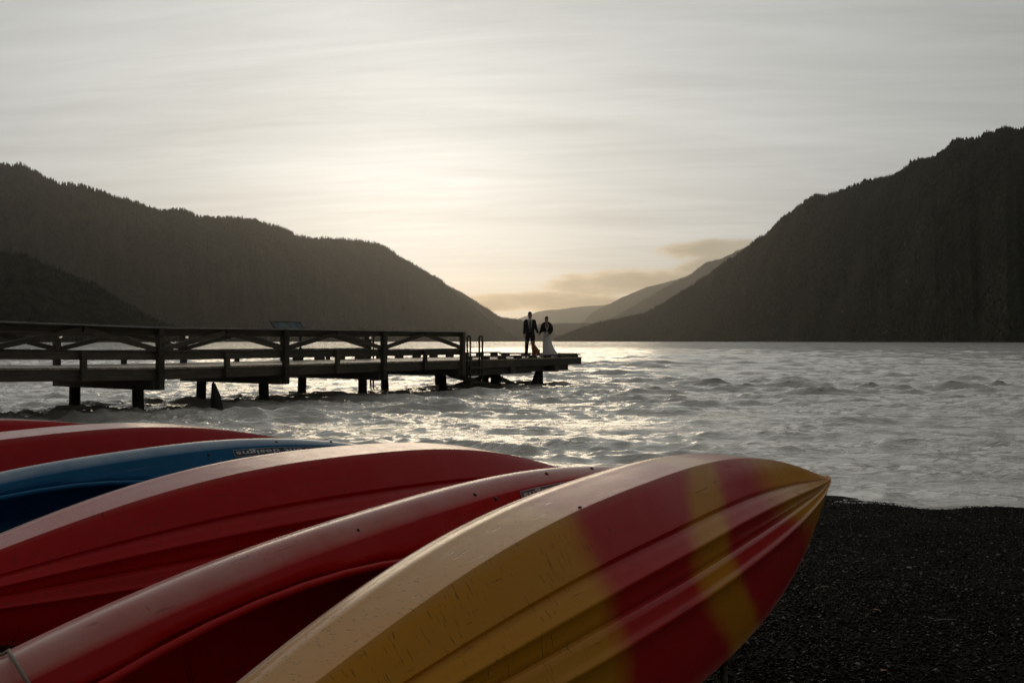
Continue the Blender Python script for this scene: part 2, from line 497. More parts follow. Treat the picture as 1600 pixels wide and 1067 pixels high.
def make_hill(name, pts, seed, front_run=1.9, trees=0, tree_h=(15, 27), spur=0.10, behind=False):
    """pts: (azimuth px, elevation px, distance m) along the crest, each at its own distance"""
    pts = np.array(pts, float)
    u = np.concatenate([[0], np.cumsum(np.hypot(np.diff(pts[:, 0]), np.diff(pts[:, 1])))])
    n = int(max(80, u[-1] / 3.0))
    uu = np.linspace(0, u[-1], n)
    pxx = np.interp(uu, u, pts[:, 0]); pyy = np.interp(uu, u, pts[:, 1]); dd = np.interp(uu, u, pts[:, 2])
    cx = (pxx - 800) / F_PX * dd
    cz = np.maximum((533.5 - pyy) / F_PX * dd + CAM_Z, 0.3)
    cz = cz * (1 + 0.012 * fbm1(uu * 0.09, seed))
    dirx, diry = cx / np.hypot(cx, dd), dd / np.hypot(cx, dd)
    nv_f, nv_b = 46, 14
    vf = np.linspace(0, 1, nv_f); vb = np.linspace(0, 1, nv_b + 1)[1:]
    rows = []
    for v in vf:                       # foot of the slope (v=0) up to the crest (v=1)
        run = cz * front_run * (1 - v)
        prof = v ** 0.92
        gully = fbm1(uu * 0.045 + 0.35 * math.sin(v * 3), seed + 1, 4) * math.sin(math.pi * min(1, v * 0.98)) * spur
        gully += fbm1(uu * 0.16 + 1.7 * v, seed + 2, 3) * math.sin(math.pi * v) * spur * 0.35
        run2 = run * (1 + gully * 1.2)
        rows.append(np.stack([cx - dirx * run2, dd - diry * run2, cz * prof * (1 + gully * 0.25 * (1 - v)) - (1.2 if v == 0 else 0)], -1))
    for v in vb:
        run = cz * 1.6 * v
        rows.append(np.stack([cx + dirx * run, dd + diry * run, cz * (1 - v) ** 1.1 - (1.2 if v == 1 else 0)], -1))
    P = np.stack(rows, 1)              # n, nv, 3
    if behind:                          # unseen slope added behind the beach to block low sky
        P = P * np.array([-1.0, -1.0, 1.0])
    link(name, mesh_np(name, P.reshape(-1, 3), grid_faces(n, P.shape[1])), M_hill, smooth=True, kind='structure')
    if trees:
        G = P[:, :nv_f + 2]
        e1 = G[1:, :-1] - G[:-1, :-1]; e2 = G[:-1, 1:] - G[:-1, :-1]
        area = np.linalg.norm(np.cross(e1, e2), axis=-1)
        inview = ((pxx > -90) & (pxx < 1690)) | behind
        vis = area * inview[:-1, None] / np.maximum(np.hypot(G[:-1, :-1, 0], G[:-1, :-1, 1]), 300.0) ** 2
        p = (vis / vis.sum()).ravel()
        tr = np.random.default_rng(seed + 9)
        idx = tr.choice(len(p), size=trees, p=p)
        i, j = np.unravel_index(idx, vis.shape)
        a, b = tr.random(trees)[:, None], tr.random(trees)[:, None]
        base = G[i, j] * (1 - a) * (1 - b) + G[i + 1, j] * a * (1 - b) + G[i, j + 1] * (1 - a) * b + G[i + 1, j + 1] * a * b
        # a denser row along the crest
        k = int(n * 3.0)
        q = tr.random(k) * (n - 1.001)
        qi = q.astype(int); qf = (q - qi)[:, None]
        qi = np.clip(qi, 0, n - 2)
        crest = P[qi, nv_f - 1] * (1 - qf) + P[qi + 1, nv_f - 1] * qf
        crest = crest[(np.sin(q * 0.9) * np.sin(q * 0.37 + 1.0) + 0.5 * np.sin(q * 2.3)) > -0.55]
        base = np.concatenate([base, crest])
        base = base[base[:, 2] > 1.0]
        m = len(base)
        h = (tree_h[0] + (tree_h[1] - tree_h[0]) * tr.random(m) ** 1.6) * np.clip(np.hypot(base[:, 0], base[:, 1]) / 4200.0, 0.55 if not behind else 1.0, 1.25)
        h = h * (1.0 + 0.35 * (tr.random(m) < 0.04)) * (0.85 + 0.3 * np.sin(base[:, 0] * 0.011) * np.sin(base[:, 1] * 0.009 + 1.0))
        r = h * (0.17 + 0.09 * tr.random(m))
        rot = tr.random(m) * 6.28
        K = 5
        angs = np.arange(K) * 2 * np.pi / K
        verts, faces = [], []
        lean = tr.normal(0, 0.03, (m, 2)) * h[:, None]
        def ring(rr, hh):
            return np.stack([base[:, 0:1] + np.cos(angs + rot[:, None]) * (r * rr)[:, None],
                             base[:, 1:2] + np.sin(angs + rot[:, None]) * (r * rr)[:, None],
                             np.repeat((base[:, 2] + h * hh)[:, None], K, 1)], -1)
        rings = [ring(1.0, 0.02), ring(0.55, 0.45), ring(0.72, 0.43)]
        tip1 = base + np.stack([lean[:, 0], lean[:, 1], h], -1)
        tip0 = base + np.stack([lean[:, 0] * 0.6, lean[:, 1] * 0.6, h * 0.75], -1)
        allv = np.concatenate([rings[0], rings[2], tip0[:, None], tip1[:, None]], 1)   # 2K+2 per tree
        nvp = 2 * K + 2
        loc = []
        for s in range(K):
            loc.append((s, (s + 1) % K, 2 * K))
            loc.append((K + s, K + (s + 1) % K, 2 * K + 1))
        loc = np.array(loc)
        Fs = (np.arange(m)[:, None, None] * nvp + loc[None]).reshape(-1, 3)
        link("forest", mesh_np("forest", allv.reshape(-1, 3), Fs), M_forest, kind='stuff')

make_hill("left_mountain", [(-420, 232, 7600), (-250, 236, 7700), (-100, 245, 7800), (0, 258, 7900), (30, 259, 7900), (55, 268, 8000), (90, 289, 8000), (130, 293, 8100),
     (180, 307, 8200), (225, 322, 8300), (250, 328, 8400), (285, 330, 8500), (315, 340, 8600), (350, 342, 8800), (390, 342, 9000), (410, 349, 9200),
     (440, 355, 9500), (467, 372, 9800), (500, 373, 10200), (560, 376, 11000), (600, 385, 11500), (635, 407, 12000), (660, 421, 12200), (690, 439, 12500),
     (720, 464, 12700), (750, 489, 12900), (780, 512, 13000), (800, 526, 13000), (816, 533, 13000)], 11, front_run=1.7, trees=60000, tree_h=(15, 31), spur=0.22)
make_hill("left_foothill", [(-420, 350, 2600), (-200, 360, 2600), (0, 397, 2600), (40, 403, 2600), (100, 428, 2600), (150, 448, 2650), (200, 478, 2650), (235, 498, 2700),
     (262, 510, 2700), (300, 522, 2700), (345, 532.5, 2700)], 23, front_run=1.6, trees=9000, tree_h=(12, 22))
make_hill("right_mountain", [(866, 529, 11000), (888, 520, 10800), (911, 512, 10600), (934, 504, 10300), (969, 497, 9900), (1012, 488, 9300), (1047, 467, 8800), (1078, 448, 8300), (1124, 417, 7600),
     (1163, 390, 7000), (1200, 363, 6400), (1229, 337, 5900), (1261, 312, 5500), (1293, 305, 5100), (1336, 291, 4700), (1389, 276, 4200), (1446, 250, 3650),
     (1489, 225, 3400), (1524, 217, 3220), (1542, 209, 3140), (1581, 202, 2980), (1610, 203, 2880), (1700, 185, 2600), (1850, 170, 2300), (2100, 130, 2050), (2700, -40, 1800), (3400, -260, 1600), (4300, -620, 1500), (5600, -1150, 1250)], 37, front_run=1.7, trees=60000, tree_h=(9, 18), spur=0.07)  # out-of-view right end raised to block sky mirrored in the hulls
make_hill("sky_blocking_slope", [(-2200, 330, 420), (-1200, 240, 420), (-200, 120, 430), (500, 60, 440), (1100, 90, 440), (1900, 200, 430), (2800, 280, 420), (3900, 360, 420)], 71, front_run=1.5, trees=5000, tree_h=(18, 34), behind=True)  # out of view, added to darken what hulls and pier reflect
make_hill("far_left_ridge", [(560, 400, 16000), (640, 420, 16000), (720, 456, 16000), (745, 472, 16000), (770, 488, 16000), (783, 496, 16000), (806, 498.5, 16100), (841, 509, 16100), (865, 521, 16100), (880, 531, 16100)],
          41, trees=3500, tree_h=(14, 24))
make_hill("valley_ridge", [(760, 520, 20000), (800, 512, 20000), (835, 507, 20000), (860, 506, 20000), (912, 505, 20000), (950, 507, 20000), (1000, 515, 20000), (1060, 530, 20000)], 43, trees=1500, tree_h=(14, 22))
make_hill("far_right_ridge", [(915, 514, 21200), (945, 504, 21200), (958, 497, 21200), (989, 479, 21000), (1027, 456, 20800), (1066, 436, 20600), (1105, 411, 20400), (1140, 398, 20400), (1160, 390, 20400), (1240, 350, 20400), (1330, 320, 20400)],
          47, trees=3500, tree_h=(15, 26))
make_hill("distant_right_ridge", [(880, 513, 29000), (911, 503, 29000), (927, 487, 29000), (969, 466, 29000), (1010, 449, 29000), (1066, 434, 29000), (1120, 415, 29000), (1180, 400, 29000)], 53, trees=0)
make_hill("valley_head_mountain", [(770, 520, 40000), (807, 499, 40000), (841, 487, 40000), (888, 481, 40000), (942, 477, 40000), (1000, 462, 40000), (1080, 452, 40000)], 59, trees=0)

# ---------------------------------------------------------------- haze
def build_haze():
    bm = bmesh.new()
    bmesh.ops.create_cube(bm, size=1.0, matrix=Matrix.Translation((0, 21000, 1297.5)) @ Matrix.Diagonal((36000, 46000, 2601, 1)))
    m = bpy.data.materials.new("thin_haze")
    m.use_nodes = True
    nt = NT(m.node_tree)
    pv = nt.n('ShaderNodeVolumePrincipled')
    pv.inputs['Color'].default_value = (0.97, 0.93, 0.86, 1)
    pv.inputs['Density'].default_value = 1.6e-5
    pv.inputs['Anisotropy'].default_value = 0.80
    out = nt.n('ShaderNodeOutputMaterial')
    nt.put(out.inputs['Volume'], pv.outputs[0])
    return link("haze", bm_mesh("haze", bm), m, kind='stuff')
build_haze()

# ---------------------------------------------------------------- pebbles (nobody could count them)
def build_pebbles():
    n = 200000
    X = rng.uniform(-1.4, 9.5, n * 2); Y = rng.uniform(1.6, 12.4, n * 2)
    t = SHORE_D - (X * SHORE_N[0] + Y * SHORE_N[1])
    keep = (t > -0.12) & (np.abs(X) < 0.62 * Y + 2.2)
    dens = np.clip(7.0 / Y, 0.35, 1.0)
    keep &= rng.random(n * 2) < dens
    X, Y = X[keep][:n], Y[keep][:n]
    Z = ground_z(X, Y) + 0.0025
    me = bpy.data.meshes.new("pebbles")
    me.vertices.add(len(X))
    me.vertices.foreach_set('co', np.stack([X, Y, Z], -1).astype(np.float32).ravel())
    sz = 0.0036 + 0.0062 * rng.random(len(X)) ** 2.2
    sz = np.where(rng.random(len(X)) < 0.012, sz * 1.9, sz)
    a = me.attributes.new("psize", 'FLOAT_VECTOR', 'POINT')
    s3 = np.stack([sz * rng.uniform(0.9, 1.5, len(X)), sz * rng.uniform(0.7, 1.1, len(X)), sz * rng.uniform(0.45, 0.8, len(X))], -1)
    a.data.foreach_set('vector', s3.astype(np.float32).ravel())
    a = me.attributes.new("prot", 'FLOAT_VECTOR', 'POINT')
    r3 = np.stack([rng.normal(0, 0.35, len(X)), rng.normal(0, 0.35, len(X)), rng.uniform(0, 6.28, len(X))], -1)
    a.data.foreach_set('vector', r3.astype(np.float32).ravel())
    m, nt, b = new_mat("pebble_stone")
    oi = nt.n('ShaderNodeObjectInfo')
    cr = nt.n('ShaderNodeValToRGB')
    nt.put(cr.inputs[0], oi.outputs['Random'])
    e = cr.color_ramp.elements
    e[0].position = 0.0; e[0].color = (0.004, 0.004, 0.0033, 1)
    e[1].position = 1.0; e[1].color = (0.20, 0.18, 0.15, 1)
    for pos, c in ((0.5, (0.010, 0.0095, 0.008, 1)), (0.9, (0.022, 0.020, 0.017, 1)), (0.97, (0.06, 0.054, 0.045, 1))):
        x = e.new(pos); x.color = c
    nt.put(b.inputs['Base Color'], cr.outputs[0])
    nt.put(b.inputs['Roughness'], nt.m('ADD', 0.34, nt.m('MULTIPLY', oi.outputs['Random'], 0.25)))
    nt.put(b.inputs['Specular IOR Level'], nt.ss(oi.outputs['Random'], 0.86, 0.98, 0.02, 0.35))
    o = link("pebbles", me, m, None, kind='stuff')
    g = bpy.data.node_groups.new("pebble_scatter", 'GeometryNodeTree')
    g.interface.new_socket("Geometry", in_out='INPUT', socket_type='NodeSocketGeometry')
    g.interface.new_socket("Geometry", in_out='OUTPUT', socket_type='NodeSocketGeometry')
    gi = g.nodes.new('NodeGroupInput'); go = g.nodes.new('NodeGroupOutput')
    mp = g.nodes.new('GeometryNodeMeshToPoints')
    ico = g.nodes.new('GeometryNodeMeshIcoSphere'); ico.inputs['Subdivisions'].default_value = 2; ico.inputs['Radius'].default_value = 1.0
    pos = g.nodes.new('GeometryNodeInputPosition')
    nz = g.nodes.new('ShaderNodeTexNoise'); nz.inputs['Scale'].default_value = 1.1
    sp = g.nodes.new('GeometryNodeSetPosition')
    sub = g.nodes.new('ShaderNodeVectorMath'); sub.operation = 'SUBTRACT'; sub.inputs[1].default_value = (0.5, 0.5, 0.5)
    sc = g.nodes.new('ShaderNodeVectorMath'); sc.operation = 'SCALE'; sc.inputs[3].default_value = 0.9
    sm = g.nodes.new('GeometryNodeSetMaterial'); sm.inputs['Material'].default_value = m
    inst = g.nodes.new('GeometryNodeInstanceOnPoints')
    a1 = g.nodes.new('GeometryNodeInputNamedAttribute'); a1.data_type = 'FLOAT_VECTOR'; a1.inputs[0].default_value = "psize"
    a2 = g.nodes.new('GeometryNodeInputNamedAttribute'); a2.data_type = 'FLOAT_VECTOR'; a2.inputs[0].default_value = "prot"
    L = g.links.new
    L(gi.outputs[0], mp.inputs[0])
    L(pos.outputs[0], nz.inputs['Vector']); L(nz.outputs['Color'], sub.inputs[0]); L(sub.outputs[0], sc.inputs[0])
    L(ico.outputs[0], sp.inputs['Geometry']); L(sc.outputs[0], sp.inputs['Offset'])
    L(sp.outputs[0], sm.inputs['Geometry'])
    L(mp.outputs[0], inst.inputs['Points']); L(sm.outputs[0], inst.inputs['Instance'])
    L(a2.outputs[0], inst.inputs['Rotation']); L(a1.outputs[0], inst.inputs['Scale'])
    L(inst.outputs[0], go.inputs[0])
    md = o.modifiers.new("scatter", 'NODES'); md.node_group = g
build_pebbles()

# ---------------------------------------------------------------- pier
DECK = 1.14
PW = 4.4
BAY = 4.23
def rise(s):
    return max(0.0, -s * 0.02)
pier = empty("pier", (-8.96, 25.2, 0), math.atan2(0.828, 0.561),
             label="long dark timber pier with braced railings reaching out into the lake", cat="pier")
def build_pier():
    # planks
    bm = bmesh.new()
    add_bar(bm, (0, -0.03, -0.025), (0, PW + 0.03, -0.025), 0.138, 0.05)
    plank_me = bm_mesh("plank", bm)
    plank_me.materials.append(M_plank)
    s = -16.4
    while s < 21.3:
        o = link("plank", plank_me, None, pier)
        o.location = (s, random.uniform(-0.015, 0.015), DECK + rise(s) + random.uniform(-0.004, 0.004))
        o.rotation_euler = (0, 0, random.uniform(-0.004, 0.004))
        s += 0.147
    # fascia boards / stringers, one per bay
    stations = [-16.5] + [BAY * k for k in range(-3, 4)]
    for a, b in zip(stations[:-1], stations[1:]):
        for wv in (0.035, PW - 0.035):
            part_bar("fascia_board", (a + 0.004, wv, DECK - 0.185 + rise(a)), (b - 0.004, wv, DECK - 0.185 + rise(b)), 0.07, 0.26, M_timber, pier)
        for wv in (1.1, 2.2, 3.3):
            part_bar("joist", (a + 0.01, wv, DECK - 0.182 + rise(a)), (b - 0.01, wv, DECK - 0.182 + rise(b)), 0.1, 0.25, M_timber, pier)
    e0, e1 = BAY * 3, 21.3
    mid = 16.6
    for wv in (0.035, PW - 0.035):
        part_bar("fascia_board", (e0 + 0.004, wv, DECK - 0.185), (mid - 0.004, wv, DECK - 0.185), 0.07, 0.26, M_timber, pier)
        part_bar("fascia_board", (mid + 0.004, wv, DECK - 0.185), (e1 - 0.08, wv, DECK - 0.185), 0.07, 0.26, M_timber, pier)
    part_bar("fascia_board", (e1 - 0.035, 0.0, DECK - 0.185), (e1 - 0.035, PW, DECK - 0.185), 0.07, 0.26, M_timber, pier)
    for wv in (0.55, 2.2, PW - 0.55):
        part_bar("stringer", (e0 + 0.2, wv, DECK - 0.44), (20.9, wv, DECK - 0.44), 0.26, 0.24, M_timber, pier)
    part_bar("stringer", (13.0, 0.24, DECK - 0.46), (17.6, 0.24, DECK - 0.46), 0.2, 0.28, M_timber, pier)
    # bents: cap beam and two piles each
    for s, tilt in ((-12.69, 0), (-8.46, 0), (-4.23, 0), (0, 0.05), (4.23, -0.03), (8.46, 0.04), (12.69, 0.02), (16.05, 0), (19.25, 0.06)):
        zt = DECK - 0.32 + rise(s)
        part_bar("cap_beam", (s, -0.02, zt - 0.13), (s, PW + 0.05, zt - 0.13), 0.3, 0.25, M_timber, pier)
        for wv in (0.83, 3.62):
            r0 = 0.145 if s < 16 else 0.20 if s < 17 else 0.15
            tx = random.uniform(-0.06, 0.06)
            part_tube("pile", [(s + tx * 1.5, wv - tilt, -1.55), (s + tx, wv - tilt * 0.5, -0.5), (s, wv, zt - 0.25)], [r0 * 1.12, r0 * 1.05, r0], M_pile, pier, seg=14)
    # braces standing in the water under the end of the pier
    part_bar("pile_brace", (12.75, 0.55, 0.62), (16.0, 0.5, -0.05), 0.09, 0.2, M_timber, pier)
    part_bar("pile_brace", (16.1, 0.62, 0.35), (18.3, 0.62, -0.28), 0.09, 0.17, M_timber, pier)
    part_bar("pile_brace", (16.0, 1.0, 0.5), (16.0, 3.5, -0.2), 0.09, 0.17, M_timber, pier)
    part_tube("raker_pile", [(18.45, 0.8, -0.6), (19.15, 0.83, 0.55)], [0.15, 0.13], M_pile, pier, seg=12)
    part_bar("cross_cleat", (8.46, 3.1, -0.02), (8.46, 4.25, 0.02), 0.1, 0.12, M_timber, pier)
    # railing on both sides
    posts = [BAY * k for k in range(-3, 4)]
    for side, wv, out in ((0, -0.085, -1), (1, PW + 0.085, 1)):
        for s in posts:
            z1 = DECK + 0.985 + rise(s)
            p = part_bar("post", (s, wv, DECK - 0.57 + rise(s)), (s, wv, z1), 0.165, 0.165, M_timber, pier, bevel=0.01, up=(1, 0, 0))
            for bz in (-0.45, -0.12, 0.28):
                bm = bmesh.new()
                add_tube(bm, [(s, wv + out * 0.082, DECK + bz + rise(s)), (s, wv + out * 0.098, DECK + bz + rise(s))], 0.02, 8)
                b = link("bolt", bm_mesh("bolt", bm), M_bolt, p)
        for a, b in zip(posts[:-1], posts[1:]):
            ra, rb = DECK + rise(a), DECK + rise(b)
            wi = wv - out * 0.118                        # inner face of the posts
            part_bar("rail_cap", (a + 0.003, wv - out * 0.03, ra + 1.005), (b - 0.003, wv - out * 0.03, rb + 1.005), 0.27, 0.04, M_cap, pier, bevel=0.008)
            part_bar("top_rail", (a + 0.004, wi, ra + 0.905), (b - 0.004, wi, rb + 0.905), 0.06, 0.155, M_timber, pier)
            part_bar("toe_rail", (a + 0.004, wi, ra + 0.285), (b - 0.004, wi, rb + 0.285), 0.06, 0.20, M_timber, pier)
            part_bar("toe_rail_cap", (a + 0.004, wi, ra + 0.402), (b - 0.004, wi, rb + 0.402), 0.12, 0.03, M_timber, pier)
            m_ = (a + b) / 2; rm = (ra + rb) / 2
            wb = wv - out * 0.045
            part_bar("brace", (a + 0.10, wb, ra + 0.46), (m_ - 0.03, wb, rm + 0.905), 0.07, 0.13, M_timber, pier)
            part_bar("brace", (b - 0.10, wb, rb + 0.46), (m_ + 0.03, wb, rm + 0.905), 0.07, 0.13, M_timber, pier)
            part_bar("toe_post", (m_, wv + out * 0.0, rm - 0.31), (m_, wv, rm + 0.38), 0.11, 0.14, M_timber, pier, up=(1, 0, 0))
        # low bull rail with scupper gaps round the open end
        wr = 0.10 if side == 0 else PW - 0.10
        gap, bt = (0.075, 0.05) if side == 0 else (0.135, 0.06)
        zr = DECK + gap + bt / 2
        part_bar("bull_rail", (posts[-1] + 0.15, wr, zr), (16.9, wr, zr), 0.15, bt, M_timber, pier)
        part_bar("bull_rail", (16.91, wr, zr), (e1 - 0.02, wr, zr), 0.15, bt, M_timber, pier)
        s = posts[-1] + 0.35
        while s < e1 - 0.2:
            part_bar("scupper_block", (s, wr, DECK + gap / 2), (s + 0.42, wr, DECK + gap / 2), 0.13, gap - 0.001, M_timber, pier, bevel=0.004)
            s += 1.09
        if side == 1:
            s = posts[-1] - 4.0
            while s < posts[-1] - 0.2:
                part_bar("scupper_block", (s, PW - 0.1, DECK + 0.09), (s + 0.45, PW - 0.1, DECK + 0.09), 0.1, 0.19, M_timber, pier, bevel=0.004)
                s += 1.05
    part_bar("bull_rail", (e1 - 0.10, 0.2, DECK + 0.122), (e1 - 0.10, PW - 0.2, DECK + 0.122), 0.17, 0.075, M_timber, pier)
    for k in range(4):
        part_bar("scupper_block", (e1 - 0.10, 0.4 + k * 1.1, DECK + 0.043), (e1 - 0.10, 0.8 + k * 1.1, DECK + 0.043), 0.15, 0.083, M_timber, pier, bevel=0.004)
    # little lamps under the far rail
    for s in posts:
        bm = bmesh.new()
        bmesh.ops.create_uvsphere(bm, u_segments=12, v_segments=8, radius=0.045, matrix=Matrix.Translation((s + 0.05, PW - 0.02, DECK + 0.80 + rise(s))))
        link("post_lamp", bm_mesh("post_lamp", bm), M_lamp, pier, smooth=True)

M_bolt = simple_mat("rusty_bolt", (0.06, 0.045, 0.035), 0.6, metal=0.6)
M_lamp, _nt, _b = new_mat("lamp_glass")
_b.inputs['Base Color'].default_value = (0.7, 0.66, 0.58, 1)
_b.inputs['Roughness'].default_value = 0.2
_b.inputs['Emission Color'].default_value = (1.0, 0.85, 0.62, 1)
_b.inputs['Emission Strength'].default_value = 0.35
build_pier()

# swim ladders: bolted on, each with its own rails and rungs
def ladder(s, wv, out, wid, top, bot):
    """two curved grab posts with slots and treads between, fixed to the pier edge"""
    root = pier
    rails = []
    for q in (0, wid):
        bm = bmesh.new()
        z1 = top
        for off in (0.0, 0.14 * out):
            add_tube(bm, [(s + q, wv + off, bot), (s + q, wv + off, DECK + 0.2), (s + q, wv + off, z1 - 0.09),
                          (s + q, wv + off * 0.9 + 0.012 * out, z1 - 0.03), (s + q, wv + 0.07 * out, z1)], 0.034, 8)
        rails.append(link("ladder_rail", bm_mesh("ladder_rail", bm), M_timber, root, smooth=True))
    z = bot + 0.25
    while z < DECK - 0.1:
        part_bar("ladder_tread", (s + 0.035, wv + 0.07 * out, z), (s + wid - 0.035, wv + 0.07 * out, z), 0.17, 0.06, M_timber, root, bevel=0.005)
        z += 0.27
ladder(12.95, -0.10, -1, 0.74, DECK + 0.86, -0.75)
ladder(13.05, PW + 0.10, 1, 0.78, DECK + 1.0, -0.75)

# interpretive sign on the far railing
def build_sign():
    ang = math.atan2(0.828, 0.561)
    p = Vector((-8.96, 25.2, 0)) + Vector((math.cos(ang), math.sin(ang), 0)) * 8.55 + Vector((-math.sin(ang), math.cos(ang), 0)) * 4.05
    root = empty("information_panel", (p.x, p.y, DECK), ang,
                 label="tilted information panel in a dark metal frame standing on the pier by the far railing", cat="sign")
    dark = simple_mat("sign_frame_metal", (0.03, 0.03, 0.03), 0.4, metal=0.3)
    m, nt, b = new_mat("sign_print")
    tc = nt.n('ShaderNodeTexCoord')
    f = nt.noise(tc.outputs['Object'], 3.0, 4.0, 0.6)
    nt.put(b.inputs['Base Color'], nt.mix(nt.ss(f, 0.4, 0.6), (0.03, 0.06, 0.075, 1), (0.10, 0.13, 0.125, 1)))
    b.inputs['Roughness'].default_value = 0.35
    b.inputs['Specular IOR Level'].default_value = 0.25
    hw, t0, t1 = 0.66, (0.0, 0.86), (0.5, 1.34)     # (y, z) of lower and upper edge
    part_bar("panel", (0, t0[0], t0[1]), (0, t1[0], t1[1]), 2 * hw, 0.02, m, root, up=(0, -0.69, 0.72), bevel=0)
    up = (0, -0.69, 0.72)
    for x in (-hw - 0.02, hw + 0.02):
        part_bar("frame_bar", (x, t0[0] - 0.02, t0[1] - 0.02), (x, t1[0] + 0.02, t1[1] + 0.02), 0.035, 0.05, dark, root, up=up, bevel=0.003)
    for y, z in (t0, t1):
        part_bar("frame_bar", (-hw, y, z), (hw, y, z), 0.04, 0.05, dark, root, up=up, bevel=0.003)
    for x in (-0.45, 0.45):
        part_bar("leg", (x, 0.22, 0.0), (x, 0.22, 1.10), 0.07, 0.05, dark, root, up=(1, 0, 0), bevel=0.004)
build_sign()

# broken old piling poking out of the water
def build_stump():
    X, Y = (339 - 800) / F_PX * 27.0, 27.0
    root = empty("broken_piling", (X, Y, 0), 0.4, label="short pointed stump of an old broken piling standing in the water under the pier", cat="piling")
    bm = bmesh.new()
    add_tube(bm, [(0, 0, -1.2), (0, 0, -0.1), (-0.03, 0, 0.28), (-0.07, 0.01, 0.52), (-0.09, 0.01, 0.66), (-0.095, 0.01, 0.70)], [0.18, 0.17, 0.13, 0.085, 0.04, 0.012], 11)
    for v in bm.verts:
        n_ = mnoise.noise_vector(v.co * 6)
        v.co += Vector((n_.x, n_.y, n_.z * 0.3)) * 0.03
    link("stump", bm_mesh("stump", bm), M_pile, root, smooth=True)
build_stump()

# ---------------------------------------------------------------- kayaks
KH, KL, KP = 0.350, 0.839, 0.857      # hull depth, length over which the bow deepens
def half_beam(s, m, B):
    t = np.clip(1 - np.abs(np.clip((m - s) / m, -1, 1)) ** 2.565, 0, None)
    return B * t ** 1.942
CS = 0.02
HULL = [  # (u fraction, depth fraction) from upper gunwale over the keel to the lower gunwale
    (1.000, 0.000), (1.004, 0.040), (1.005, 0.090), (1.003, 0.140), (0.998, 0.185), (0.991, 0.215), (0.980, 0.250), (0.956, 0.342), (0.92, 0.475), (0.885, 0.604), (0.860, 0.695), (0.855, 0.715),
    (0.850, 0.731), (0.842, 0.736), (0.832, 0.741), (0.77, 0.771), (0.68, 0.812), (0.58, 0.844), (0.49, 0.877), (0.43 + CS, 0.891), (0.415 + CS, 0.896),
    (0.400 + CS, 0.887), (0.385 + CS, 0.862), (0.365 + CS, 0.864), (0.33 + CS, 0.907), (0.28 + CS, 0.935), (0.225 + CS, 0.971), (0.210 + CS, 0.983), (0.200 + CS, 0.987), (0.188 + CS, 0.984), (0.170 + CS, 0.970),
    (0.14 + CS, 0.952), (0.07 + CS, 0.940), (0.03 + CS, 0.932), (0.012 + CS, 0.914), (-0.012 + CS, 0.916), (-0.03 + CS, 0.936), (-0.07 + CS, 0.948),
    (-0.14 + CS, 0.958), (-0.170 + CS, 0.974), (-0.188 + CS, 0.989), (-0.200 + CS, 0.991), (-0.210 + CS, 0.987), (-0.225 + CS, 0.975), (-0.28 + CS, 0.941), (-0.34, 0.917), (-0.42, 0.896), (-0.52, 0.866), (-0.64, 0.830),
    (-0.74, 0.786), (-0.832, 0.741), (-0.842, 0.736), (-0.850, 0.731), (-0.855, 0.715), (-0.885, 0.604), (-0.92, 0.475), (-0.956, 0.345), (-0.975, 0.270), (-0.989, 0.205), (-0.998, 0.150), (-1.003, 0.090), (-1.004, 0.040), (-1.0, 0.000)]
DECKP = [(-1.0, 0.0), (-1.002, 0.04), (-0.999, 0.085), (-0.992, 0.13), (-0.977, 0.175), (-0.952, 0.220), (-0.915, 0.262), (-0.860, 0.308), (-0.81, 0.340), (-0.798, 0.342), (-0.76, 0.345)]
DECKP += [(u, 0.385 - 0.065 * u * u) for u in np.linspace(-0.68, 0.68, 25)]
DECKP += [(-u, v) for u, v in DECKP[10::-1]]
SHARP_H = [0.850, 0.415 + CS, 0.012 + CS, -0.012 + CS, -0.850]

def kayak_frame(x, t, z, yaw, pitch, roll):
    a = Vector((-math.sin(yaw) * math.cos(pitch), -math.cos(yaw) * math.cos(pitch), math.sin(pitch)))
    side = a.cross(Vector((0, 0, 1))).normalized()
    if side.x < 0: side = -side
    up = side.cross(a)
    if up.z < 0: up = -up
    U = (up * math.cos(roll) + side * math.sin(roll)).normalized()
    Vv = (side * math.cos(roll) - up * math.sin(roll)).normalized()
    return Vector((x, t, z + CAM_Z)), a, U, Vv

def end_prof(s, m):
    e = np.minimum(s, 2 * m - s)
    return 1 - np.exp(-(np.maximum(e, 0) / KL) ** KP)

def COCKPITS(m):
    return ((m + 0.62, 1.03, 0.66),)

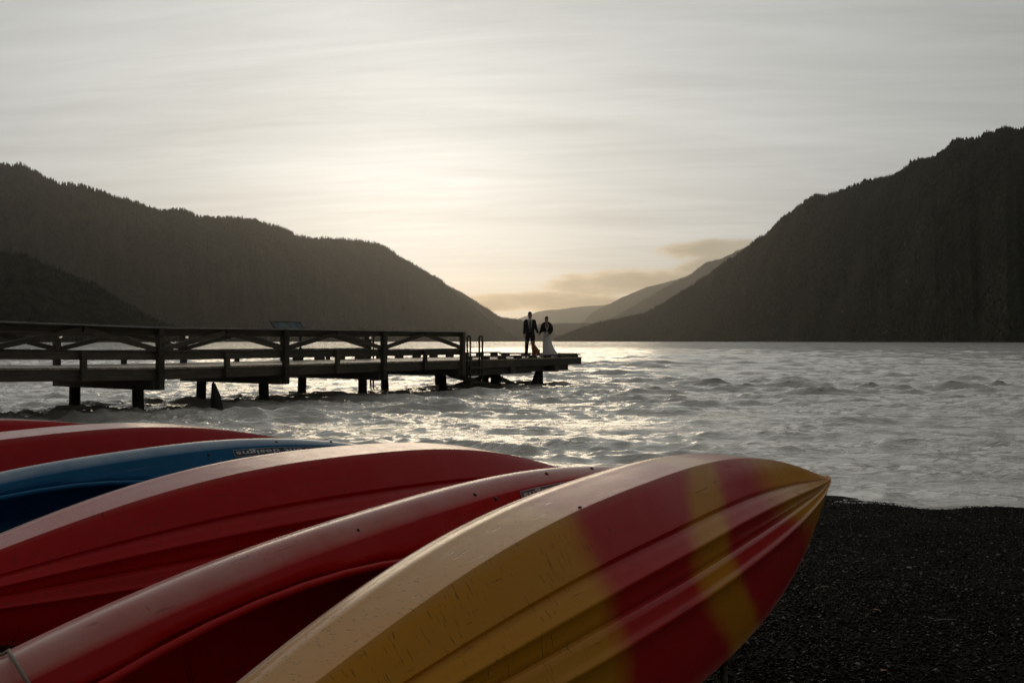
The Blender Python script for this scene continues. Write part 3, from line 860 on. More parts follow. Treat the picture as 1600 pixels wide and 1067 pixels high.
def kayak_mesh(m, B, cockpit=True):
    L = 2 * m
    q = np.linspace(0, 1, 150)
    s = L * (0.5 - 0.5 * np.cos(math.pi * q)) * 0.55 + L * q * 0.45
    b = half_beam(s, m, B)
    b = np.maximum(b, 0.004)
    pr = end_prof(s, m)
    ring = [(u, v * KH, 0) for u, v in HULL] + [(u, -v * KH, 1) for u, v in DECKP[1:-1]]
    U = np.array([r[0] for r in ring]); Vv = np.array([r[1] for r in ring]); dk = np.array([r[2] for r in ring])
    S = np.repeat(s[:, None], len(ring), 1)
    Y = b[:, None] * U[None]
    Z = pr[:, None] * Vv[None]
    if cockpit:
        for c0, la, lb in COCKPITS(m):
            e = np.sqrt(((S - c0) / la) ** 2 + ((U[None] + 0 * S) / lb) ** 2)
            f = np.clip((1.0 - e) / 0.10, 0, 1)
            f = f * f * (3 - 2 * f) * dk[None]
            Z = Z * (1 - f) + (0.48 * KH) * f
    chalk_and_shine = np.repeat(np.interp(np.abs(U), [0.80, 0.852, 0.93, 1.0], [0.0, 0.75, 1.0, 1.0])[None] * np.where(dk > 0, 1.0, 0.5)[None], len(s), 0)  # chalking, heavier on deck edges to paint in bright sky shine
    V = np.stack([S - m, Y, Z], -1).reshape(-1, 3)
    me = mesh_np("hull", V, grid_faces(len(s), len(ring), closed_v=True))
    bm = bmesh.new(); bm.from_mesh(me)
    bm.verts.ensure_lookup_table()
    bmesh.ops.recalc_face_normals(bm, faces=bm.faces)
    nr = len(ring)
    sharp = {i for i, q in enumerate(ring) if (not q[2] and any(abs(q[0] - h) < 1e-4 for h in SHARP_H)) or (q[2] and abs(abs(q[0]) - 0.81) < 1e-4)}
    for e in bm.edges:
        i, j = e.verts[0].index, e.verts[1].index
        if i % nr == j % nr and (i % nr) in sharp:
            e.smooth = False
    bm.to_mesh(me); bm.free()
    at = me.attributes.new("chalk_and_shine", 'FLOAT', 'POINT')
    at.data.foreach_set('value', chalk_and_shine.astype(np.float32).ravel())
    at = me.attributes.new("beam", 'FLOAT', 'POINT')
    at.data.foreach_set('value', np.repeat(U[None], len(s), 0).astype(np.float32).ravel())
    return me

def plastic(name, kind):
    m, nt, b = new_mat(name)
    tc = nt.n('ShaderNodeTexCoord')
    o = tc.outputs['Object']
    x, y, z = nt.sep(o)
    red = (0.56, 0.011, 0.014); blue = (0.004, 0.14, 0.32); yel = (0.80, 0.33, 0.020)
    big = nt.noise(o, 2.2, 4.0, 0.55)
    if kind == 'fade':
        s = nt.m('ADD', x, 2.4247)
        wob = nt.m('MULTIPLY', nt.m('SUBTRACT', nt.noise(o, 5.0, 4.0, 0.6), 0.5), 0.16)
        se = nt.m('ADD', s, wob)
        up_ = nt.m('MAXIMUM', nt.m('SUBTRACT', nt.m('ABSOLUTE', y), 0.075), 0.0)
        st = nt.m('ADD', se, nt.m('MULTIPLY', up_, 0.95))                      # the thin yellow band slants a little
        bm_ = nt.n('ShaderNodeAttribute', attribute_name='beam').outputs['Fac']
        nose = nt.m('ADD', se, nt.ss(bm_, 0.25, -0.55, 0.0, 0.46))
        f = nt.ss(nose, 1.28, 1.66)                                           # nose to red
        f = nt.m('SUBTRACT', f, nt.m('MULTIPLY', nt.ss(st, 2.00, 2.14), 0.9))
        f = nt.m('ADD', f, nt.m('MULTIPLY', nt.ss(st, 2.29, 2.44), 0.9))
        f = nt.m('SUBTRACT', f, nt.ss(se, 2.82, 2.99), clamp=True)
        cc = nt.mix(f, c4(yel), c4((0.64, 0.026, 0.026)))
    else:
        col = red if kind == 'red' else blue
        cc = nt.mix(big, c4([v * 0.82 for v in col]), c4([v * 1.15 for v in col]))
    # sun-chalked and scuffed plastic: faint pale blotches, thin scratches along and across
    chalk_and_shine = nt.ss(nt.noise(o, 9.0, 6.0, 0.7), 0.45, 0.85, 0.0, 0.03)
    cc = nt.mix(chalk_and_shine, cc, (0.55, 0.48, 0.42, 1))
    # chalky sides, with extra paleness and sheen to paint in the sky's reflection
    at = nt.n('ShaderNodeAttribute', attribute_name='chalk_and_shine')
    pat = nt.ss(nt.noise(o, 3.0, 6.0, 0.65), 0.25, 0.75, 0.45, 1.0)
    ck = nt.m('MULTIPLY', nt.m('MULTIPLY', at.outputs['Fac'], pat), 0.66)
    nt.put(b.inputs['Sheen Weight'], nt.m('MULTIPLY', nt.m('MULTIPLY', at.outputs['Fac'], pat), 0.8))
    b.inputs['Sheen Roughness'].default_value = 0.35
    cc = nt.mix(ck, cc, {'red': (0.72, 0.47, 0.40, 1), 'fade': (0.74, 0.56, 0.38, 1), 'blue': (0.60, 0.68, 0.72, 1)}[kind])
    mp = nt.n('ShaderNodeMapping'); nt.put(mp.inputs['Vector'], o)
    mp.inputs['Scale'].default_value = (5.0, 90.0, 90.0); mp.inputs['Rotation'].default_value = (0.2, 0.1, 0.12)
    scr = nt.ss(nt.noise(mp.outputs[0], 1.0, 3.0, 0.5), 0.66, 0.73, 0.0, 0.5)
    mp2 = nt.n('ShaderNodeMapping'); nt.put(mp2.inputs['Vector'], o)
    mp2.inputs['Scale'].default_value = (170.0, 9.0, 60.0); mp2.inputs['Rotation'].default_value = (0.0, 0.3, 0.7)
    scr2 = nt.m('MULTIPLY', nt.ss(nt.noise(mp2.outputs[0], 1.0, 2.0, 0.5), 0.63, 0.70, 0.0, 0.6), nt.ss(big, 0.42, 0.58))
    cc = nt.mix(scr, cc, (0.05, 0.03, 0.02, 1) if kind != 'blue' else (0.2, 0.25, 0.3, 1))
    cc = nt.mix(scr2, cc, (0.10, 0.04, 0.03, 1))
    nt.put(b.inputs['Base Color'], cc)
    nt.put(b.inputs['Roughness'], nt.m('ADD', 0.10, nt.m('MULTIPLY', nt.noise(o, 14.0, 5.0, 0.65), 0.24)))
    b.inputs['Specular IOR Level'].default_value = 0.2
    bp = nt.n('ShaderNodeBump')
    bp.inputs['Strength'].default_value = 0.25
    bp.inputs['Distance'].default_value = 0.004
    hh = nt.m('ADD', nt.m('MULTIPLY', nt.noise(o, 7.0, 3.0, 0.5), 1.2), nt.m('MULTIPLY', nt.noise(o, 160.0, 3.0, 0.6), 0.10))
    nt.put(bp.inputs['Height'], nt.m('SUBTRACT', hh, nt.m('MULTIPLY', scr, 0.6)))
    nt.put(b.inputs['Normal'], bp.outputs[0])
    return m
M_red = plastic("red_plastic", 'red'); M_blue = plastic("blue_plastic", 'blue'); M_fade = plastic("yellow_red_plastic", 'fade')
M_black = simple_mat("black_rubber", (0.012, 0.012, 0.012), 0.5)
M_seat = simple_mat("seat_plastic", (0.02, 0.02, 0.022), 0.5)
M_rivet = simple_mat("rivet_steel", (0.05, 0.045, 0.04), 0.4, metal=0.5)
M_plate = simple_mat("label_plate", (0.16, 0.13, 0.14), 0.45)
M_plate_blue = simple_mat("label_plate_blue", (0.02, 0.05, 0.075), 0.45)
M_letter = simple_mat("label_letters", (0.92, 0.90, 0.90), 0.5)
M_letter_blue = simple_mat("label_letters_blue", (0.75, 0.80, 0.82), 0.5)

def text_mesh(body):
    cu = bpy.data.curves.new("lettering", 'FONT')
    cu.body = body
    cu.size = 1.0
    cu.resolution_u = 3
    cu.space_character = 1.04
    cu.offset = 0.022
    o = bpy.data.objects.new("lettering_source", cu)
    COL.objects.link(o)
    dg = bpy.context.evaluated_depsgraph_get()
    dg.update()
    me = bpy.data.meshes.new_from_object(o.evaluated_get(dg))
    bpy.data.objects.remove(o)
    bpy.data.curves.remove(cu)
    return me

def kayak(label, p, mat, deck_out, m, B, rivets=(), logo=None, holes=()):
    T, a, U, Vv = kayak_frame(*p)
    hullz = -Vv if deck_out else Vv
    Yax = U
    if a.cross(Yax).dot(hullz) < 0:
        Yax = -U
    sg = 1.0 if Yax.dot(U) > 0 else -1.0
    o = bpy.data.objects.new("kayak", None)
    o.empty_display_size = 0.3
    COL.objects.link(o)
    Mx = Matrix((a, Yax, hullz)).transposed().to_4x4()
    Mx.translation = T + a * m
    o.matrix_world = Mx
    props(o, label=label, cat="kayak", group="kayaks laid on their sides in a row on the beach")
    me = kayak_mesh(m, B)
    if sg < 0:                         # keep the upper chine uppermost
        me.transform(Matrix.Diagonal((1, -1, 1, 1)))
        me.flip_normals()
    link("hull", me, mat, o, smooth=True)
    # points on the deck / hull skin in kayak coordinates
    du = np.array([q[0] for q in DECKP]); dv = np.array([q[1] for q in DECKP])
    hu = np.array([q[0] for q in HULL][::-1]); hv = np.array([q[1] for q in HULL][::-1])
    def skin(s, uf, deck, lift=0.0):
        b = float(half_beam(np.array(s), m, B)); pr = float(end_prof(np.array(s), m))
        z = (-np.interp(uf, du, dv) if deck else np.interp(uf, hu, hv)) * KH * pr
        e = 0.01
        z2 = (-np.interp(uf - e, du, dv) if deck else np.interp(uf - e, hu, hv)) * KH * pr
        tv = Vector((0, -e * b * sg, z2 - z)).normalized()
        nrm = Vector((1, 0, 0)).cross(tv)
        if nrm.z * (-1 if deck else 1) < 0: nrm = -nrm
        if abs(nrm.z) < 0.05 and nrm.y * sg < 0: nrm = -nrm
        return Vector((s - m, uf * b * sg, z)) + nrm * lift, nrm
    # cockpit rims and seats (one paddler)
    for c0, la, lb in COCKPITS(m):
        bm = bmesh.new()
        pts = []
        for k in range(41):
            an = 2 * math.pi * k / 40
            q, _ = skin(c0 + la * 0.97 * math.cos(an), lb * 0.97 * math.sin(an), True, 0.012)
            pts.append(q)
        add_tube(bm, pts, 0.011, 8, cap=False)
        link("cockpit_rim", bm_mesh("cockpit_rim", bm), mat, o, smooth=True)
        bm = bmesh.new()
        s_, wd_ = (0.50, 0.28) if deck_out else (-0.10, 0.18)
        add_bar(bm, (c0 + s_ - m, 0, 0.40 * KH), (c0 + s_ + 0.30 - m, 0, 0.38 * KH), wd_, 0.035, bevel=0.012)
        add_bar(bm, (c0 + s_ + 0.28 - m, 0, 0.38 * KH), (c0 + s_ + 0.32 - m, 0, 0.05 * KH), wd_, 0.03, up=(1, 0, 0), bevel=0.010)
        link("seat", bm_mesh("seat", bm), M_seat, o)
    for (s, uf, deck, rad) in rivets:
        q, nrm = skin(s, uf, deck, -0.002)
        bm = bmesh.new()
        add_tube(bm, [q, q + nrm * 0.004, q + nrm * 0.0065], [rad, rad, rad * 0.6], 10)
        link("rivet", bm_mesh("rivet", bm), M_rivet, o, smooth=True)
    if logo:
        s0, s1, u0, hgt, mp_, ml_ = logo        # from s0 (far end) to s1, top edge fraction u0
        txt = text_mesh("current designs")
        co = np.zeros(len(txt.vertices) * 3); txt.vertices.foreach_get('co', co); co = co.reshape(-1, 3)
        w_ = co[:, 0].max(); lo, hi = co[:, 1].min(), co[:, 1].max()
        def place(fx, fy, lift):
            # fx 0..1 along the reading direction, fy 0 (foot of letters) .. 1; read from beside the boat, so upside down here
            s = s0 + (s1 - s0) * fx
            b = float(half_beam(np.array(s), m, B))
            uf = u0 - (hgt / b) * (1 - fy if False else fy)
            return skin(s, uf, True, lift)[0]
        new = []
        for v in co:
            fx = v[0] / w_; fy = (v[1] - lo) / (hi - lo)
            new.append(place(fx, 0.10 + 0.80 * fy, 0.0042))
        txt.vertices.foreach_set('co', np.array([tuple(v) for v in new]).ravel())
        txt.materials.clear()
        link("lettering", txt, ml_, o)
        nx, ny = 40, 5
        def plate(x0, x1, y0, y1, lift, mat_, nm):
            vs = [place(x0 + (x1 - x0) * i / nx, y0 + (y1 - y0) * j / ny, lift) for i in range(nx + 1) for j in range(ny + 1)]
            link(nm, mesh_np(nm, [tuple(v) for v in vs], grid_faces(nx + 1, ny + 1)), mat_, o, smooth=True)
        plate(-0.02, 1.02, 0.0, 1.0, 0.0022, ml_, "label_border")
        plate(-0.017, 1.017, 0.05, 0.95, 0.0030, mp_, "label_plate")
    # grab toggle at the bow
    q, nrm = skin(0.22, 0.0, True, 0.01)
    bm = bmesh.new()
    add_tube(bm, [q + Vector((0, 0.045, -0.012)), q + Vector((0, -0.045, -0.012))], 0.012, 8)
    link("grab_handle", bm_mesh("grab_handle", bm), M_black, o, smooth=True)
    return o

P5 = (1.670, 5.300, -0.710, 0.589, -0.0466, -0.2547)
P4 = (1.215, 5.426, -0.698, 0.581, -0.061, -0.271)
P3 = (0.604, 6.080, -0.855, 0.638, 0.017, -0.193)
P2 = (-0.185, 6.413, -0.751, 0.617, -0.036, -0.421)
P1 = (-0.980, 6.760, -0.745, 0.607, -0.030, -0.235)
P0 = (-1.689, 6.983, -0.772, 0.620, -0.005, -0.288)
K5 = kayak("nearest kayak, faded yellow with two broad red bands, its grooved hull turned outward", P5, M_fade, False, 2.4247, 0.381,
           rivets=((2.83, 0.86, False, 0.006),))
K4 = kayak("red kayak with a lettered plate near its bow, just behind the yellow and red one", P4, M_red, True, 2.838, 0.367,
           rivets=((1.35, 0.95, True, 0.008), (1.60, 0.93, True, 0.008), (1.95, 0.92, True, 0.008), (2.44, 0.87, True, 0.007), (2.35, 0.78, True, 0.008), (3.02, 0.88, True, 0.005)),
           logo=(1.60, 2.185, 0.79, 0.038, M_plate, M_letter))
K3 = kayak("plain red kayak, hull outward, between the blue kayak and the lettered red one", P3, M_red, False, 2.281, 0.363)
K2 = kayak("blue kayak with a lettered plate near its bow, the only blue one in the row", P2, M_blue, True, 2.496, 0.373,
           rivets=((1.30, 0.93, True, 0.008), (1.68, 0.88, True, 0.008), (2.12, 0.75, True, 0.007)),
           logo=(1.38, 1.965, 0.775, 0.036, M_plate_blue, M_letter_blue))
K1 = kayak("red kayak with its hull outward, directly behind the blue kayak", P1, M_red, False, 2.424, 0.388)
K0 = kayak("farthest red kayak, only its pointed bow showing at the left edge of the photo", P0, M_red, False, 2.564, 0.384)

# rope looped round the lettered red kayak, near its middle
def build_rope():
    T, a, U, Vv = kayak_frame(*P4)
    m = 2.838; B = 0.367
    pts = []
    ringp = [(u, v) for u, v in DECKP[::-1]] + [(u, -v) for u, v in HULL[::-1]][1:]
    for k, (u, v) in enumerate(ringp):
        s = 4.02 + 0.04 * math.sin(k * 0.2)
        b = float(half_beam(np.array(s), m, B)) + 0.006
        pts.append(T + a * s + U * (u * b) + Vv * (v * KH + (0.007 if v >= 0 else -0.007)))
    pts.append(pts[0] + Vector((0.002, 0, 0.002)))
    root = empty("rope", tuple(pts[0]), label="thin pale cord looped round the lettered red kayak at the lower left", cat="rope")
    bm = bmesh.new()
    add_tube(bm, [p - pts[0] for p in pts], 0.0042, 8)
    link("cord", bm_mesh("cord", bm), simple_mat("pale_cord", (0.30, 0.25, 0.20), 0.8, scale=200.0), root, smooth=True)
build_rope()

# low timber rack carrying the row
def build_rack():
    yaw = 0.536
    n_ = Vector((-math.cos(yaw), math.sin(yaw), 0))
    ax = Vector((-math.sin(yaw), -math.cos(yaw), 0))
    T5 = Vector((P5[0], P5[1], 0))
    root = empty("kayak_rack", tuple(T5 + ax * 2.6 + n_ * 1.6) , label="low timber rack under the row of kayaks, one leg showing below the yellow bow", cat="rack")
    Minv = root.matrix_world.inverted()
    org = Vector(root.location)
    for s, z0 in ((1.95, 0.70), (3.3, 0.655)):
        c = T5 + ax * s
        p0, p1 = c - n_ * -0.14, c + n_ * 4.2
        p0 = c + n_ * -0.13
        part_bar("rack_beam", Vector((p0.x, p0.y, z0)) - org, Vector((p1.x, p1.y, z0)) - org, 0.09, 0.09, M_rack, root)
        for off in (-0.10, 1.35, 2.8, 4.1):
            q = c + n_ * off
            g = float(ground_z(q.x, q.y)) - 0.15
            part_tube("leg", [Vector((q.x, q.y, g)) - org, Vector((q.x, q.y, z0 - 0.04)) - org], 0.014, M_rack, root)
build_rack()

# ---------------------------------------------------------------- people and dog
M_skin = simple_mat("skin", (0.36, 0.22, 0.16), 0.6, 0.1)
M_suit = simple_mat("dark_suit", (0.022, 0.020, 0.020), 0.85, 0.2)
M_trouser = simple_mat("dark_trousers", (0.018, 0.017, 0.017), 0.85, 0.2)
M_shirt = simple_mat("white_shirt", (0.72, 0.70, 0.66), 0.8, 0.05)
M_tie = simple_mat("dark_tie", (0.015, 0.014, 0.016), 0.6)
M_hair = simple_mat("dark_hair", (0.020, 0.015, 0.011), 0.7)
M_shoe = simple_mat("black_shoe", (0.012, 0.011, 0.010), 0.35)
M_dress = simple_mat("white_dress", (0.84, 0.82, 0.78), 0.8, 0.06, bump=0.3, bscale=30)
M_shawl = simple_mat("dark_fur_wrap", (0.026, 0.021, 0.018), 0.95, 0.4, scale=40, bump=0.8, bscale=90)
M_eye = simple_mat("eye", (0.02, 0.015, 0.01), 0.2)
M_collar = simple_mat("dog_collar", (0.02, 0.02, 0.03), 0.5)

def skin_obj(name, chains, mat, parent, sub=2):
    """chains: list of polylines of (x,y,z,r); points given twice at the same place are shared; first point is the root"""
    keys, vs, rs, es = {}, [], [], []
    for ch in chains:
        prev = None
        for (x, y, z, r) in ch:
            k = (round(x, 3), round(y, 3), round(z, 3))
            if k not in keys:
                keys[k] = len(vs); vs.append((x, y, z)); rs.append(r)
            i = keys[k]
            if prev is not None and prev != i:
                es.append((prev, i))
            prev = i
    me = bpy.data.meshes.new(name)
    me.from_pydata(vs, es, [])
    o = link(name, me, mat, parent)
    md = o.modifiers.new("skin", 'SKIN')
    md.use_smooth_shade = True
    layer = me.skin_vertices[0].data if me.skin_vertices else None
    if layer is None:
        bm = bmesh.new(); bm.from_mesh(me); bm.verts.layers.skin.verify(); bm.to_mesh(me); bm.free()
        layer = me.skin_vertices[0].data
    for i, r in enumerate(rs):
        rr = r if isinstance(r, tuple) else (r, r)
        layer[i].radius = rr
        layer[i].use_root = (i == 0)
    sb = o.modifiers.new("subsurf", 'SUBSURF'); sb.levels = sub; sb.render_levels = sub
    return o

def loft(name, rings, mat, parent, n=28, skip=None, cap=(False, False), thick=0.0, fine=1):
    """rings: (cx, cy, z, rx, ry); skip(angle, z_index, x, y, z) drops faces"""
    if fine > 1:
        q = np.array(rings, float)
        f = np.linspace(0, len(q) - 1, (len(q) - 1) * fine + 1)
        rings = [tuple(np.interp(x, range(len(q)), q[:, k]) for k in range(5)) for x in f]
    A = np.arange(n) * 2 * np.pi / n
    V = []
    for (cx, cy, z, rx, ry) in rings:
        for a in A:
            V.append((cx + rx * math.cos(a), cy + ry * math.sin(a), z))
    bm = bmesh.new()
    bv = [bm.verts.new(v) for v in V]
    for i in range(len(rings) - 1):
        for j in range(n):
            q = [bv[i * n + j], bv[i * n + (j + 1) % n], bv[(i + 1) * n + (j + 1) % n], bv[(i + 1) * n + j]]
            c = sum((x.co for x in q), Vector()) / 4
            if skip and skip(c):
                continue
            bm.faces.new(q)
    if cap[0]: bm.faces.new(bv[:n][::-1])
    if cap[1]: bm.faces.new(bv[-n:])
    bmesh.ops.delete(bm, geom=[v for v in bm.verts if not v.link_faces], context='VERTS')
    o = link(name, bm_mesh(name, bm), mat, parent, smooth=True)
    if thick:
        sd = o.modifiers.new("thickness", 'SOLIDIFY'); sd.thickness = thick; sd.offset = 1
    return o

def hand_chains(wx, wy, wz, hx, hy, hz, side):
    """palm from wrist to hand centre, four curled fingers and a thumb"""
    out = [[(wx, wy, wz, 0.024), (hx, hy, hz, (0.036, 0.020))]]
    dv = Vector((hx - wx, hy - wy, hz - wz)).normalized()
    for k, ln in enumerate((0.072, 0.085, 0.078, 0.060)):
        off = (k - 1.5) * 0.019
        k1 = (hx + 0.2 * off, hy + off, hz - 0.0)
        p1 = Vector((hx, hy + off, hz)) + dv * 0.035
        p2 = p1 + dv * ln * 0.55 + Vector((-side * 0.008, 0, 0))
        p3 = p2 + dv * ln * 0.40 + Vector((-side * 0.022, 0, 0))
        out.append([(hx, hy, hz, (0.036, 0.020)), (*p1, 0.0105), (*p2, 0.0095), (*p3, 0.008)])
    t1 = Vector((wx, wy, wz)) + dv * 0.035 + Vector((-side * 0.012, -0.030, 0))
    t2 = t1 + dv * 0.035 + Vector((-side * 0.008, -0.016, 0))
    out.append([(wx, wy, wz, 0.024), (*t1, 0.012), (*t2, 0.0095)])
    return out

def face_parts(root, z, y, sc=1.0):
    for x in (-0.032, 0.032):
        bm = bmesh.new()
        bmesh.ops.create_uvsphere(bm, u_segments=8, v_segments=6, radius=0.011 * sc, matrix=Matrix.Translation((x * sc, y, z)))
        link("eye", bm_mesh("eye", bm), M_eye, root, smooth=True)

def build_man():
    root = empty("person", (0.745, 41.3, DECK + 0.004), R(2), label="man in dark suit, white shirt and tie on the pier end, holding a dog lead",
                 cat="person", group="couple standing on the end of the pier")
    ch = [[(0, 0.01, 1.00, (0.15, 0.11)), (0, 0.01, 1.18, (0.145, 0.105)), (0, 0.01, 1.38, (0.17, 0.11)), (0, 0.01, 1.52, (0.11, 0.085)), (0, 0.0, 1.595, 0.056),
           (0, -0.01, 1.66, 0.062), (0, -0.012, 1.735, (0.078, 0.094)), (0, 0.0, 1.81, (0.074, 0.086)), (0, 0.0, 1.855, 0.045)],
          [(0, -0.012, 1.735, (0.078, 0.094)), (0, -0.112, 1.715, 0.012)],
          [(0, -0.012, 1.735, (0.078, 0.094)), (-0.085, 0.0, 1.73, 0.012)], [(0, -0.012, 1.735, (0.078, 0.094)), (0.085, 0.0, 1.73, 0.012)]]
    for s in (-1, 1):
        ch.append([(0, 0.01, 1.00, (0.15, 0.11)), (s * 0.10, 0.01, 0.90, 0.090), (s * 0.13, -0.01, 0.52, 0.058), (s * 0.15, 0.01, 0.10, 0.040), (s * 0.16, -0.10, 0.05, 0.035)])
    ch.append([(0, 0.01, 1.38, (0.17, 0.11)), (-0.18, 0.01, 1.50, 0.060), (-0.222, 0.03, 1.22, 0.044), (-0.245, -0.05, 0.96, 0.026)])
    ch += hand_chains(-0.245, -0.05, 0.96, -0.25, -0.07, 0.895, -1)
    ch.append([(0, 0.01, 1.38, (0.17, 0.11)), (0.18, 0.01, 1.50, 0.060), (0.235, 0.03, 1.23, 0.044), (0.335, -0.03, 0.99, 0.026)])
    ch += hand_chains(0.335, -0.03, 0.99, 0.362, -0.045, 0.935, 1)
    skin_obj("body", ch, M_skin, root)
    loft("shirt", [(0, 0.01, 0.98, 0.158, 0.116), (0, 0.01, 1.15, 0.152, 0.114), (0, 0.01, 1.36, 0.176, 0.122), (0, 0.01, 1.47, 0.165, 0.105), (0, 0.0, 1.545, 0.085, 0.08), (0, -0.005, 1.60, 0.066, 0.068)], M_shirt, root)
    vneck = lambda c: c.y < 0 and abs(c.x) < 0.012 + 0.085 * max(0.0, (c.z - 1.02) / 0.46)
    loft("jacket", [(0, 0.01, 0.87, 0.188, 0.135), (0, 0.01, 0.96, 0.180, 0.132), (0, 0.01, 1.05, 0.172, 0.130), (0, 0.01, 1.12, 0.170, 0.130), (0, 0.01, 1.19, 0.174, 0.132), (0, 0.01, 1.26, 0.184, 0.132),
                    (0, 0.01, 1.33, 0.196, 0.136), (0, 0.01, 1.40, 0.208, 0.136), (0, 0.01, 1.47, 0.210, 0.125), (0, 0.01, 1.53, 0.185, 0.105), (0, 0.008, 1.565, 0.115, 0.088)],
         M_suit, root, n=120, skip=vneck, thick=0.012, fine=5)
    for pts in ([(-0.125, 0.01, 1.555, 0.030), (-0.150, 0.01, 1.535, 0.060), (-0.176, 0.01, 1.49, 0.078), (-0.200, 0.02, 1.36, 0.070), (-0.222, 0.03, 1.22, 0.060), (-0.238, -0.01, 1.08, 0.052), (-0.245, -0.045, 0.975, 0.044)],
                [(0.125, 0.01, 1.555, 0.030), (0.150, 0.01, 1.535, 0.060), (0.176, 0.01, 1.49, 0.078), (0.205, 0.02, 1.36, 0.070), (0.235, 0.03, 1.23, 0.060), (0.285, 0.005, 1.12, 0.052), (0.332, -0.025, 1.005, 0.047)]):
        bm = bmesh.new()
        add_tube(bm, [p[:3] for p in pts], [p[3] for p in pts], 14)
        link("sleeve", bm_mesh("sleeve", bm), M_suit, root, smooth=True)
    bm = bmesh.new()
    add_bar(bm, (0, -0.122, 1.50), (0, -0.128, 1.10), 0.052, 0.012, up=(0, 1, 0), bevel=0.004)
    add_bar(bm, (0, -0.098, 1.545), (0, -0.110, 1.505), 0.042, 0.022, up=(0, 1, 0), bevel=0.006)
    link("tie", bm_mesh("tie", bm), M_tie, root)
    bm = bmesh.new()
    for s in (-1, 1):
        add_tube(bm, [(s * 0.085, 0.01, 0.99), (s * 0.10, 0.01, 0.88), (s * 0.118, 0.0, 0.70), (s * 0.133, -0.005, 0.52), (s * 0.145, 0.005, 0.28), (s * 0.155, 0.0, 0.07)],
                 [0.105, 0.108, 0.090, 0.076, 0.068, 0.066], 16)
    add_tube(bm, [(0, 0.01, 1.06), (0, 0.01, 0.98), (0, 0.01, 0.90), (0, 0.01, 0.84)], [0.13, 0.135, 0.13, 0.07], 20)
    link("trousers", bm_mesh("trousers", bm), M_trouser, root, smooth=True)
    for s in (-1, 1):
        bm = bmesh.new()
        add_tube(bm, [(s * 0.152, 0.055, 0.05), (s * 0.155, 0.0, 0.055), (s * 0.165, -0.10, 0.045), (s * 0.172, -0.19, 0.032)], [0.04, 0.052, 0.048, 0.03], 12)
        for v in bm.verts: v.co.z = max(v.co.z, 0.002)
        link("shoe", bm_mesh("shoe", bm), M_shoe, root, smooth=True)
    loft("hair", [(0, 0.035, 1.66, 0.072, 0.070), (0, 0.025, 1.72, 0.086, 0.088), (0, 0.008, 1.79, 0.086, 0.100), (0, 0.0, 1.84, 0.078, 0.092), (0, 0.0, 1.875, 0.055, 0.068), (0, 0.0, 1.89, 0.02, 0.025)],
         M_hair, root, n=24, skip=lambda c: c.y < -0.01 and c.z < 1.80, cap=(False, True))
    face_parts(root, 1.742, -0.094)
    return root
build_man()

